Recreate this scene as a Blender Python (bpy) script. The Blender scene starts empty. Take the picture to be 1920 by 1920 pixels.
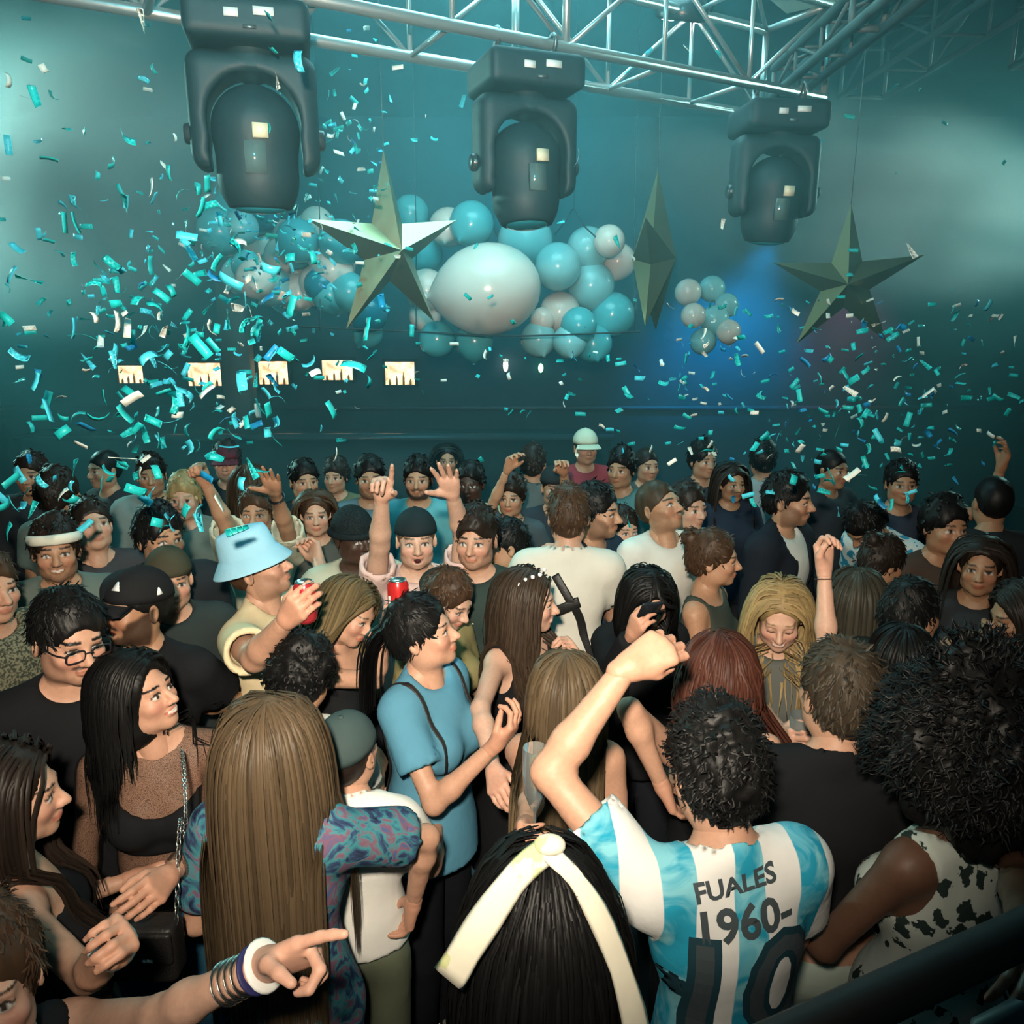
import bpy, math, random
import numpy as np
from mathutils import Vector, Matrix
from mathutils.bvhtree import BVHTree

random.seed(7)
RNG = np.random.default_rng(7)
scene = bpy.context.scene
COL = scene.collection

# ------------------------------------------------------------------ camera
FPX = 1500.0                       # focal length in pixels of the 1920 frame
PITCH = math.atan(360.0 / FPX)     # camera looks a little down on the crowd
CAM = np.array([0.0, 0.0, 2.5])
cam_data = bpy.data.cameras.new('camera')
cam_data.sensor_width = 36.0
cam_data.lens = 36.0 * FPX / 1920.0
cam_data.clip_start = 0.02
cam_data.clip_end = 100
cam = bpy.data.objects.new('camera', cam_data)
COL.objects.link(cam)
cam.location = CAM
cam.rotation_euler = (math.pi / 2 - PITCH, 0, 0)
scene.camera = cam
scene.view_settings.view_transform = 'Standard'
scene.view_settings.look = 'None'
scene.view_settings.gamma = 1
scene.view_settings.use_curve_mapping = False
scene.view_settings.exposure = 0.0
scene.cycles.use_denoising = True
scene.cycles.use_adaptive_sampling = True
scene.cycles.adaptive_threshold = 0.22
scene.cycles.adaptive_min_samples = 16
scene.cycles.max_bounces = 3
scene.cycles.diffuse_bounces = 1
scene.cycles.glossy_bounces = 1
scene.cycles.transmission_bounces = 2
scene.cycles.use_light_tree = False
scene.cycles.volume_bounces = 0
scene.cycles.volume_step_rate = 2.0
scene.cycles.volume_max_steps = 64
scene.cycles.sample_clamp_indirect = 4.0

# ------------------------------------------------------------------ world and lamps
world = bpy.data.worlds.new('world')
scene.world = world
world.use_nodes = True
world.node_tree.nodes['Background'].inputs[0].default_value = (0.010, 0.030, 0.036, 1)
world.node_tree.nodes['Background'].inputs[1].default_value = 1.0


def lamp(name, kind, loc, target, energy, color, size=0.1, spot=60, blend=0.5):
    ld = bpy.data.lights.new(name, kind)
    ld.energy = energy
    ld.color = color
    if kind == 'AREA':
        ld.shape = 'DISK'
        ld.size = size
    else:
        ld.shadow_soft_size = size
    if kind == 'SPOT':
        ld.spot_size = math.radians(spot)
        ld.spot_blend = blend
    o = bpy.data.objects.new(name, ld)
    COL.objects.link(o)
    o.location = loc
    o.rotation_euler = (Vector(target) - Vector(loc)).to_track_quat('-Z', 'Y').to_euler()
    return o


lamp('camera_flash', 'SPOT', (-0.10, -0.12, 2.78), (-0.45, 6.0, 1.95), 640, (1.0, 0.87, 0.69), 0.05, 98, 1.0)
lamp('added_crowd_fill', 'AREA', (0.0, 4.6, 4.7), (0.0, 4.8, 0), 130, (0.32, 0.86, 0.92), 2.4)  # unseen lamp, added to even out the flash falloff over the crowd
lamp('added_teal_fill', 'SPOT', (0.0, -1.2, 4.7), (-0.4, 4.4, 3.6), 620, (0.06, 0.72, 0.86), 0.3, 66, 1.0)  # unseen lamp added behind the camera to tint truss, fixtures and haze teal
lamp('teal_beam_left', 'SPOT', (-6.6, 7.4, 4.3), (-3.7, 6.6, 3.3), 3000, (0.30, 0.90, 0.84), 0.15, 62, 1.0)
lamp('teal_beam_right', 'SPOT', (6.6, 7.8, 4.3), (3.3, 6.7, 3.2), 1000, (0.36, 0.90, 0.84), 0.15, 62, 1.0)
lamp('teal_back_wash', 'AREA', (0.0, 8.6, 4.8), (0.0, 11.0, 3.2), 95, (0.05, 0.62, 0.82), 2.5)
lamp('blue_wall_spot', 'SPOT', (2.9, 9.4, 3.4), (2.9, 10.9, 1.8), 1000, (0.0, 0.30, 0.75), 0.1, 75, 1.0)
lamp('magenta_wall_spot', 'SPOT', (4.6, 9.6, 3.6), (4.5, 10.9, 2.2), 160, (1.0, 0.08, 0.30), 0.1, 50, 1.0)


# ------------------------------------------------------------------ projection helpers
_c, _s = math.cos(PITCH), math.sin(PITCH)
FWD = np.array([0, _c, -_s]); UPV = np.array([0, _s, _c]); RGT = np.array([1.0, 0, 0])


def ray(px, py):
    return FWD + (px - 960) / FPX * RGT + (960 - py) / FPX * UPV


def at(px, py, d):
    return CAM + d * ray(px, py)


def at_z(px, py, z):
    r = ray(px, py)
    return CAM + r * ((z - CAM[2]) / r[2])


def at_y(px, py, y):
    r = ray(px, py)
    return CAM + r * (y / r[1])


def nrm(v):
    v = np.asarray(v, float)
    return v / (np.linalg.norm(v) + 1e-12)


def rx(a):
    c, s = math.cos(a), math.sin(a)
    return np.array([[1, 0, 0], [0, c, -s], [0, s, c]])


def ry(a):
    c, s = math.cos(a), math.sin(a)
    return np.array([[c, 0, s], [0, 1, 0], [-s, 0, c]])


def rz(a):
    c, s = math.cos(a), math.sin(a)
    return np.array([[c, -s, 0], [s, c, 0], [0, 0, 1]])


# ------------------------------------------------------------------ mesh helpers
def mesh_np(name, V, Q, mat=None, smooth=True, col=None, mats=None, midx=None):
    """mesh from numpy vertices and quads"""
    me = bpy.data.meshes.new(name)
    V = np.ascontiguousarray(V, np.float32)
    Q = np.ascontiguousarray(Q, np.int32)
    me.vertices.add(len(V))
    me.vertices.foreach_set('co', V.ravel())
    me.loops.add(Q.size)
    me.loops.foreach_set('vertex_index', Q.ravel())
    me.polygons.add(len(Q))
    me.polygons.foreach_set('loop_start', np.arange(0, Q.size, Q.shape[1], dtype=np.int32))
    if smooth:
        me.polygons.foreach_set('use_smooth', np.ones(len(Q), bool))
    me.update(calc_edges=True)
    if col is not None:
        at_ = me.color_attributes.new('Col', 'FLOAT_COLOR', 'POINT')
        c4 = np.ones((len(V), 4), np.float32)
        c4[:, :3] = col
        at_.data.foreach_set('color', c4.ravel())
    if mat:
        me.materials.append(mat)
    if mats:
        for m_ in mats: me.materials.append(m_)
        me.polygons.foreach_set('material_index', np.asarray(midx, np.int32))
    return me


def mesh_py(name, V, Fc, mat=None, smooth=False):
    me = bpy.data.meshes.new(name)
    me.from_pydata([tuple(map(float, v)) for v in V], [], Fc)
    if smooth:
        me.polygons.foreach_set('use_smooth', np.ones(len(me.polygons), bool))
    if mat:
        me.materials.append(mat)
    me.update()
    return me


def obj(name, me, parent=None, loc=None, label=None, cat=None, group=None, kind=None):
    o = bpy.data.objects.new(name, me)
    COL.objects.link(o)
    if parent is not None:
        o.parent = parent
    if loc is not None:
        o.location = loc
    if label: o['label'] = label
    if cat: o['category'] = cat
    if group: o['group'] = group
    if kind: o['kind'] = kind
    return o


def box_geo(lo, hi):
    x0, y0, z0 = lo; x1, y1, z1 = hi
    V = [(x0, y0, z0), (x1, y0, z0), (x1, y1, z0), (x0, y1, z0), (x0, y0, z1), (x1, y0, z1), (x1, y1, z1), (x0, y1, z1)]
    Q = [(0, 3, 2, 1), (4, 5, 6, 7), (0, 1, 5, 4), (1, 2, 6, 5), (2, 3, 7, 6), (3, 0, 4, 7)]
    return np.array(V, float), np.array(Q)


def join_geo(parts):
    Vs, Qs, n = [], [], 0
    for V, Q in parts:
        Vs.append(np.asarray(V, float)); Qs.append(np.asarray(Q) + n); n += len(V)
    return np.concatenate(Vs), np.concatenate(Qs)


def tube_geo(P, r, n=8, closed=False, cap=True, flat=1.0, up=None):
    """tube of quads along points P, radius r (scalar or per point)"""
    P = np.asarray(P, float); m = len(P)
    r = np.broadcast_to(np.asarray(r, float), (m,))
    if closed:
        T = np.roll(P, -1, 0) - np.roll(P, 1, 0)
    else:
        T = np.gradient(P, axis=0)
    T /= (np.linalg.norm(T, axis=1, keepdims=True) + 1e-12)
    ref = np.array([0, 0, 1.0]) if up is None else nrm(up)
    A = np.cross(T, ref)
    bad = np.linalg.norm(A, axis=1) < 0.15
    A[bad] = np.cross(T[bad], np.array([1.0, 0.1, 0]))
    A /= (np.linalg.norm(A, axis=1, keepdims=True) + 1e-12)
    for i in range(1, m):
        if np.dot(A[i], A[i - 1]) < 0:
            A[i] = -A[i]
    B = np.cross(A, T)
    th = np.arange(n) * 2 * math.pi / n
    V = P[:, None] + r[:, None, None] * (np.cos(th)[None, :, None] * A[:, None] + flat * np.sin(th)[None, :, None] * B[:, None])
    V = V.reshape(-1, 3)
    Q = []
    seg = m if closed else m - 1
    for i in range(seg):
        a = i * n; b = ((i + 1) % m) * n
        for j in range(n):
            k = (j + 1) % n
            Q.append((a + j, a + k, b + k, b + j))
    if cap and not closed:
        V = np.concatenate([V, [P[0], P[-1]]])
        c0, c1 = len(V) - 2, len(V) - 1
        for j in range(0, n, 2):
            Q.append((c0, (j + 2) % n, (j + 1) % n, j))
            e = (m - 1) * n
            Q.append((c1, e + j, e + (j + 1) % n, e + (j + 2) % n))
    return V, np.array(Q)


def lathe_geo(prof, n=24, cap=False):
    """profile list of (r,z) revolved about z"""
    prof = np.asarray(prof, float); m = len(prof)
    th = np.arange(n) * 2 * math.pi / n
    V = np.stack([prof[:, None, 0] * np.cos(th), prof[:, None, 0] * np.sin(th), np.repeat(prof[:, None, 1], n, 1)], -1).reshape(-1, 3)
    Q = []
    for i in range(m - 1):
        for j in range(n):
            k = (j + 1) % n
            Q.append((i * n + j, i * n + k, (i + 1) * n + k, (i + 1) * n + j))
    return V, np.array(Q)


def smooth_path(P, n):
    """Catmull-Rom resample"""
    P = np.asarray(P, float)
    E = np.concatenate([[2 * P[0] - P[1]], P, [2 * P[-1] - P[-2]]])
    out = []
    m = len(P) - 1
    for u in np.linspace(0, m - 1e-9, n):
        i = int(u); t = u - i
        p0, p1, p2, p3 = E[i], E[i + 1], E[i + 2], E[i + 3]
        out.append(0.5 * ((2 * p1) + (-p0 + p2) * t + (2 * p0 - 5 * p1 + 4 * p2 - p3) * t * t + (-p0 + 3 * p1 - 3 * p2 + p3) * t ** 3))
    return np.array(out)


_ND = RNG.normal(size=(9, 3)); _ND /= np.linalg.norm(_ND, axis=1, keepdims=True)
_NP = RNG.uniform(0, 6.28, 9)


def snoise(V, f):
    V = np.asarray(V, float)
    r = 0
    for i in range(9):
        r = r + np.sin(V @ _ND[i] * f * (0.7 + 0.09 * i) + _NP[i] + 1.3 * np.sin(V @ _ND[(i + 3) % 9] * f * 0.6 + _NP[(i + 5) % 9]))
    return r / 4.0


def vnormals(V, Q):
    a, b, c, d = (V[Q[:, i]] for i in range(4))
    n = np.cross(c - a, d - b)
    N = np.zeros_like(V)
    for i in range(4):
        for ax in range(3):
            N[:, ax] += np.bincount(Q[:, i], n[:, ax], len(V))
    return N / (np.linalg.norm(N, axis=1, keepdims=True) + 1e-12)


# ------------------------------------------------------------------ distance-field modelling
class Field:
    def __init__(s, lo, hi, h):
        s.h = h
        s.lo = np.asarray(lo, float) - 3 * h
        n = np.ceil((np.asarray(hi, float) + 3 * h - s.lo) / h).astype(int) + 1
        s.n = n
        s.ax = [(s.lo[i] + h * np.arange(n[i])).astype(np.float32) for i in range(3)]
        s.D = np.full(tuple(n), 0.2, np.float32)

    def _sl(s, lo, hi):
        a = np.clip(np.floor((np.asarray(lo) - s.lo) / s.h).astype(int), 0, s.n)
        b = np.clip(np.ceil((np.asarray(hi) - s.lo) / s.h).astype(int) + 1, 0, s.n)
        if (b - a <= 0).any():
            return None
        sl = tuple(slice(a[i], b[i]) for i in range(3))
        X = s.ax[0][sl[0]][:, None, None]; Y = s.ax[1][sl[1]][None, :, None]; Z = s.ax[2][sl[2]][None, None, :]
        return sl, X, Y, Z

    def _mix(s, sl, d, k, op):
        A = s.D[sl]
        if op == 'u':
            if k > 0:
                hh = np.maximum(k - np.abs(A - d), 0)
                s.D[sl] = np.minimum(A, d) - hh * hh / (4 * k)
            else:
                s.D[sl] = np.minimum(A, d)
        else:                      # subtract d
            d = -d
            if k > 0:
                hh = np.maximum(k - np.abs(A - d), 0)
                s.D[sl] = np.maximum(A, d) + hh * hh / (4 * k)
            else:
                s.D[sl] = np.maximum(A, d)

    def cone(s, a, b, ra, rb, k=0.02, op='u', flat=False, flat0=False):
        a = np.asarray(a, float); b = np.asarray(b, float)
        m = max(ra, rb) + k + 3 * s.h
        g = s._sl(np.minimum(a, b) - m, np.maximum(a, b) + m)
        if g is None: return
        sl, X, Y, Z = g
        ab = b - a; L2 = max(float(ab @ ab), 1e-12)
        x, y, z = X - a[0], Y - a[1], Z - a[2]
        t0 = (x * ab[0] + y * ab[1] + z * ab[2]) / L2
        t = np.clip(t0, 0, 1)
        d = np.sqrt((x - t * ab[0]) ** 2 + (y - t * ab[1]) ** 2 + (z - t * ab[2]) ** 2) - (ra + t * (rb - ra))
        if flat:
            d = np.maximum(d, (t0 - 1) * math.sqrt(L2))
        if flat0:
            d = np.maximum(d, -t0 * math.sqrt(L2))
        s._mix(sl, d.astype(np.float32), k, op)

    def ell(s, c, r, k=0.02, op='u', R=None):
        c = np.asarray(c, float); r = np.asarray(r, float) * np.ones(3)
        e = np.sqrt(((R * r) ** 2).sum(1)) if R is not None else r
        m = k + 3 * s.h
        g = s._sl(c - e - m, c + e + m)
        if g is None: return
        sl, X, Y, Z = g
        x, y, z = X - c[0], Y - c[1], Z - c[2]
        if R is not None:
            x, y, z = (R[0, 0] * x + R[1, 0] * y + R[2, 0] * z, R[0, 1] * x + R[1, 1] * y + R[2, 1] * z, R[0, 2] * x + R[1, 2] * y + R[2, 2] * z)
        k0 = np.sqrt((x / r[0]) ** 2 + (y / r[1]) ** 2 + (z / r[2]) ** 2)
        k1 = np.sqrt((x / r[0] ** 2) ** 2 + (y / r[1] ** 2) ** 2 + (z / r[2] ** 2) ** 2) + 1e-9
        d = k0 * (k0 - 1) / k1
        s._mix(sl, np.clip(d, -0.3, 0.3).astype(np.float32), k, op)

    def cut(s, fn, k=0.0):
        """keep where fn(X,Y,Z) < 0"""
        X = s.ax[0][:, None, None]; Y = s.ax[1][None, :, None]; Z = s.ax[2][None, None, :]
        d = np.broadcast_to(fn(X, Y, Z), s.D.shape).astype(np.float32)
        if k > 0:
            hh = np.maximum(k - np.abs(s.D - d), 0)
            s.D = np.maximum(s.D, d) + hh * hh / (4 * k)
        else:
            s.D = np.maximum(s.D, d)

    def mesh(s):
        D = np.clip(s.D, -3 * s.h, 3 * s.h)
        S = D < 0
        cnt = np.zeros(tuple(np.array(D.shape) - 1), np.int8)
        for i in (0, 1):
            for j in (0, 1):
                for k in (0, 1):
                    cnt += S[i:D.shape[0] - 1 + i, j:D.shape[1] - 1 + j, k:D.shape[2] - 1 + k]
        act = (cnt > 0) & (cnt < 8)
        I = np.argwhere(act)
        M = len(I)
        vid = np.full(act.shape, -1, np.int32)
        vid[act] = np.arange(M, dtype=np.int32)
        cs = [(i, j, k) for i in (0, 1) for j in (0, 1) for k in (0, 1)]
        val = {c: D[I[:, 0] + c[0], I[:, 1] + c[1], I[:, 2] + c[2]] for c in cs}
        acc = np.zeros((M, 3)); n = np.zeros(M)
        for c in cs:
            for axn in range(3):
                if c[axn] == 0:
                    e = list(c); e[axn] = 1; e = tuple(e)
                    va, vb = val[c], val[e]
                    m = (va < 0) != (vb < 0)
                    t = np.where(m, va / np.where(m, va - vb, 1), 0)
                    p = np.tile(np.array(c, float), (M, 1)); p[:, axn] = t
                    acc += p * m[:, None]; n += m
        V = s.lo + s.h * (I + acc / n[:, None])
        Qs = []
        for axn in range(3):
            o1, o2 = (axn + 1) % 3, (axn + 2) % 3
            sa = [slice(None)] * 3; sb = [slice(None)] * 3
            sa[axn] = slice(0, -1); sb[axn] = slice(1, None)
            A, B = S[tuple(sa)], S[tuple(sb)]
            E = np.argwhere(A != B)
            if not len(E): continue
            sg = A[E[:, 0], E[:, 1], E[:, 2]]
            ok = (E[:, o1] > 0) & (E[:, o2] > 0) & (E[:, o1] < D.shape[o1] - 1) & (E[:, o2] < D.shape[o2] - 1)
            E, sg = E[ok], sg[ok]

            def cell(d1, d2):
                e = E.copy(); e[:, o1] += d1; e[:, o2] += d2
                return vid[e[:, 0], e[:, 1], e[:, 2]]
            q = np.stack([cell(-1, -1), cell(0, -1), cell(0, 0), cell(-1, 0)], 1)
            q[~sg] = q[~sg][:, ::-1]
            Qs.append(q)
        return V, np.concatenate(Qs)


# ------------------------------------------------------------------ materials
_M = {}


def nmat(name):
    m = bpy.data.materials.new(name)
    m.use_nodes = True
    nt = m.node_tree
    b = nt.nodes['Principled BSDF']
    return m, nt, b


def simple(name, color, rough=0.6, metal=0.0, emit=None, estr=0.0, bump=0.0, bscale=60, var=0.0, spec=0.5):
    if name in _M: return _M[name]
    m, nt, b = nmat(name)
    b.inputs['Base Color'].default_value = (*color, 1)
    b.inputs['Roughness'].default_value = rough
    b.inputs['Metallic'].default_value = metal
    b.inputs['Specular IOR Level'].default_value = spec
    if emit:
        b.inputs['Emission Color'].default_value = (*emit, 1)
        b.inputs['Emission Strength'].default_value = estr
    tc = nt.nodes.new('ShaderNodeTexCoord')
    if bump > 0 or var > 0:
        nz = nt.nodes.new('ShaderNodeTexNoise'); nz.inputs['Scale'].default_value = bscale; nz.inputs['Detail'].default_value = 3
        nt.links.new(tc.outputs['Object'], nz.inputs['Vector'])
        if bump > 0:
            bp = nt.nodes.new('ShaderNodeBump'); bp.inputs['Strength'].default_value = bump; bp.inputs['Distance'].default_value = 0.01
            nt.links.new(nz.outputs['Fac'], bp.inputs['Height']); nt.links.new(bp.outputs['Normal'], b.inputs['Normal'])
        if var > 0:
            mx = nt.nodes.new('ShaderNodeMix'); mx.data_type = 'RGBA'
            mx.inputs['A'].default_value = (*[c * (1 - var) for c in color], 1)
            mx.inputs['B'].default_value = (*[min(1, c * (1 + var)) for c in color], 1)
            nt.links.new(nz.outputs['Fac'], mx.inputs['Factor']); nt.links.new(mx.outputs['Result'], b.inputs['Base Color'])
    _M[name] = m
    return m


def attr_mat(name, rough, bump=0.0, bscale=(60, 60, 60), spec=0.5, sheen=0.0, sss=0.0):
    """colour comes from the mesh's own colour attribute"""
    if name in _M: return _M[name]
    m, nt, b = nmat(name)
    a = nt.nodes.new('ShaderNodeAttribute'); a.attribute_name = 'Col'
    tc = nt.nodes.new('ShaderNodeTexCoord')
    mp = nt.nodes.new('ShaderNodeMapping'); mp.inputs['Scale'].default_value = bscale
    nt.links.new(tc.outputs['Object'], mp.inputs['Vector'])
    nz = nt.nodes.new('ShaderNodeTexNoise'); nz.inputs['Scale'].default_value = 1.0; nz.inputs['Detail'].default_value = 3
    nt.links.new(mp.outputs['Vector'], nz.inputs['Vector'])
    mr = nt.nodes.new('ShaderNodeMapRange'); mr.inputs['To Min'].default_value = 0.86; mr.inputs['To Max'].default_value = 1.12
    nt.links.new(nz.outputs['Fac'], mr.inputs['Value'])
    mx = nt.nodes.new('ShaderNodeMix'); mx.data_type = 'RGBA'; mx.blend_type = 'MULTIPLY'; mx.inputs['Factor'].default_value = 1
    nt.links.new(a.outputs['Color'], mx.inputs['A']); nt.links.new(mr.outputs['Result'], mx.inputs['B'])
    nt.links.new(mx.outputs['Result'], b.inputs['Base Color'])
    b.inputs['Roughness'].default_value = rough
    b.inputs['Specular IOR Level'].default_value = spec
    if sss:
        b.inputs['Subsurface Weight'].default_value = sss
        b.inputs['Subsurface Radius'].default_value = (0.012, 0.004, 0.002)
    if bump > 0:
        bp = nt.nodes.new('ShaderNodeBump'); bp.inputs['Strength'].default_value = bump; bp.inputs['Distance'].default_value = 0.004
        nt.links.new(nz.outputs['Fac'], bp.inputs['Height']); nt.links.new(bp.outputs['Normal'], b.inputs['Normal'])
    _M[name] = m
    return m


def cloth(color, rough=0.85, pattern=None, color2=None, color3=None, name=None, scale=14.0):
    key = ('cloth', tuple(color), pattern, color2, color3, scale, rough)
    if key in _M: return _M[key]
    m, nt, b = nmat(name or 'cloth')
    L = nt.links.new
    tc = nt.nodes.new('ShaderNodeTexCoord')
    b.inputs['Roughness'].default_value = rough
    b.inputs['Specular IOR Level'].default_value = 0.12
    nz = nt.nodes.new('ShaderNodeTexNoise'); nz.inputs['Scale'].default_value = 9; nz.inputs['Detail'].default_value = 4
    L(tc.outputs['Object'], nz.inputs['Vector'])
    bp = nt.nodes.new('ShaderNodeBump'); bp.inputs['Strength'].default_value = 0.35; bp.inputs['Distance'].default_value = 0.02
    L(nz.outputs['Fac'], bp.inputs['Height']); L(bp.outputs['Normal'], b.inputs['Normal'])
    base = nt.nodes.new('ShaderNodeMix'); base.data_type = 'RGBA'
    base.inputs['A'].default_value = (*[c * 0.85 for c in color], 1)
    base.inputs['B'].default_value = (*[min(1, c * 1.1) for c in color], 1)
    L(nz.outputs['Fac'], base.inputs['Factor'])
    out = base.outputs['Result']

    def ramp(src, stops):
        r = nt.nodes.new('ShaderNodeValToRGB'); r.color_ramp.interpolation = 'LINEAR'
        while len(r.color_ramp.elements) < len(stops): r.color_ramp.elements.new(0.5)
        for e, (p, c) in zip(r.color_ramp.elements, stops):
            e.position = p; e.color = (*c, 1)
        L(src, r.inputs['Fac'])
        return r.outputs['Color']

    def mix(fac, a_, b_):
        x = nt.nodes.new('ShaderNodeMix'); x.data_type = 'RGBA'
        L(fac, x.inputs['Factor']); L(a_, x.inputs['A'])
        if isinstance(b_, tuple): x.inputs['B'].default_value = (*b_, 1)
        else: L(b_, x.inputs['B'])
        return x.outputs['Result']
    if pattern == 'stripes':           # broad vertical bands, distorted a little by a marbled print
        sp = nt.nodes.new('ShaderNodeSeparateXYZ'); L(tc.outputs['Object'], sp.inputs[0])
        n2 = nt.nodes.new('ShaderNodeTexNoise'); n2.inputs['Scale'].default_value = 5; n2.inputs['Detail'].default_value = 2
        L(tc.outputs['Object'], n2.inputs['Vector'])
        ad = nt.nodes.new('ShaderNodeMath'); ad.operation = 'MULTIPLY_ADD'; ad.inputs[1].default_value = 0.035
        L(n2.outputs['Fac'], ad.inputs[0]); L(sp.outputs[0], ad.inputs[2])
        sn = nt.nodes.new('ShaderNodeMath'); sn.operation = 'MULTIPLY'; sn.inputs[1].default_value = 2 * math.pi / 0.135
        L(ad.outputs[0], sn.inputs[0])
        si = nt.nodes.new('ShaderNodeMath'); si.operation = 'SINE'; L(sn.outputs[0], si.inputs[0])
        n3 = nt.nodes.new('ShaderNodeTexNoise'); n3.inputs['Scale'].default_value = 12; n3.inputs['Detail'].default_value = 3; n3.inputs['Distortion'].default_value = 1.2
        L(tc.outputs['Object'], n3.inputs['Vector'])
        blue = ramp(n3.outputs['Fac'], [(0.40, color2), (0.60, color3)])
        f = ramp(si.outputs[0], [(0.02, (0, 0, 0)), (0.12, (1, 1, 1))])
        out = mix(f, out, blue)
    elif pattern == 'marble':          # swirled several-colour print
        n2 = nt.nodes.new('ShaderNodeTexNoise'); n2.inputs['Scale'].default_value = scale; n2.inputs['Detail'].default_value = 5; n2.inputs['Distortion'].default_value = 1.6
        L(tc.outputs['Object'], n2.inputs['Vector'])
        dark = tuple(c * 0.25 for c in color2)
        out = ramp(n2.outputs['Fac'], [(0.30, dark), (0.42, color2), (0.50, color), (0.58, color3), (0.68, tuple(min(1, c * 1.6) for c in color2))])
    elif pattern == 'floral':          # scattered dark sprigs
        v = nt.nodes.new('ShaderNodeTexVoronoi'); v.inputs['Scale'].default_value = scale
        L(tc.outputs['Object'], v.inputs['Vector'])
        n2 = nt.nodes.new('ShaderNodeTexNoise'); n2.inputs['Scale'].default_value = scale * 2.4; n2.inputs['Detail'].default_value = 4
        L(tc.outputs['Object'], n2.inputs['Vector'])
        ml = nt.nodes.new('ShaderNodeMath'); ml.operation = 'MULTIPLY_ADD'; ml.inputs[1].default_value = 1.3
        L(n2.outputs['Fac'], ml.inputs[0]); L(v.outputs['Distance'], ml.inputs[2])
        f = ramp(ml.outputs[0], [(0.97, (1, 1, 1)), (1.04, (0, 0, 0))])
        out = mix(f, out, color2)
    elif pattern == 'knit':
        v = nt.nodes.new('ShaderNodeTexNoise'); v.inputs['Scale'].default_value = 120; v.inputs['Detail'].default_value = 1
        L(tc.outputs['Object'], v.inputs['Vector'])
        f = ramp(v.outputs['Fac'], [(0.42, (0, 0, 0)), (0.58, (1, 1, 1))])
        out = mix(f, out, color2)
    elif pattern == 'mesh':            # sheer net: threads over gaps that let the skin show
        v = nt.nodes.new('ShaderNodeTexVoronoi'); v.inputs['Scale'].default_value = 330; v.feature = 'DISTANCE_TO_EDGE'
        L(tc.outputs['Object'], v.inputs['Vector'])
        f = ramp(v.outputs['Distance'], [(0.04, (0.75, 0.75, 0.75)), (0.16, (0.22, 0.22, 0.22))])
        L(f, b.inputs['Alpha'])
    L(out, b.inputs['Base Color'])
    _M[key] = m
    return m


SKIN_M = attr_mat('skin', 0.5, bump=0.12, bscale=(90, 90, 90), spec=0.4)
HAIR_M = attr_mat('hair_strands', 0.48, bump=0.15, bscale=(160, 160, 40), spec=0.22)


# ------------------------------------------------------------------ heads
_HEAD = {}


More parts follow.
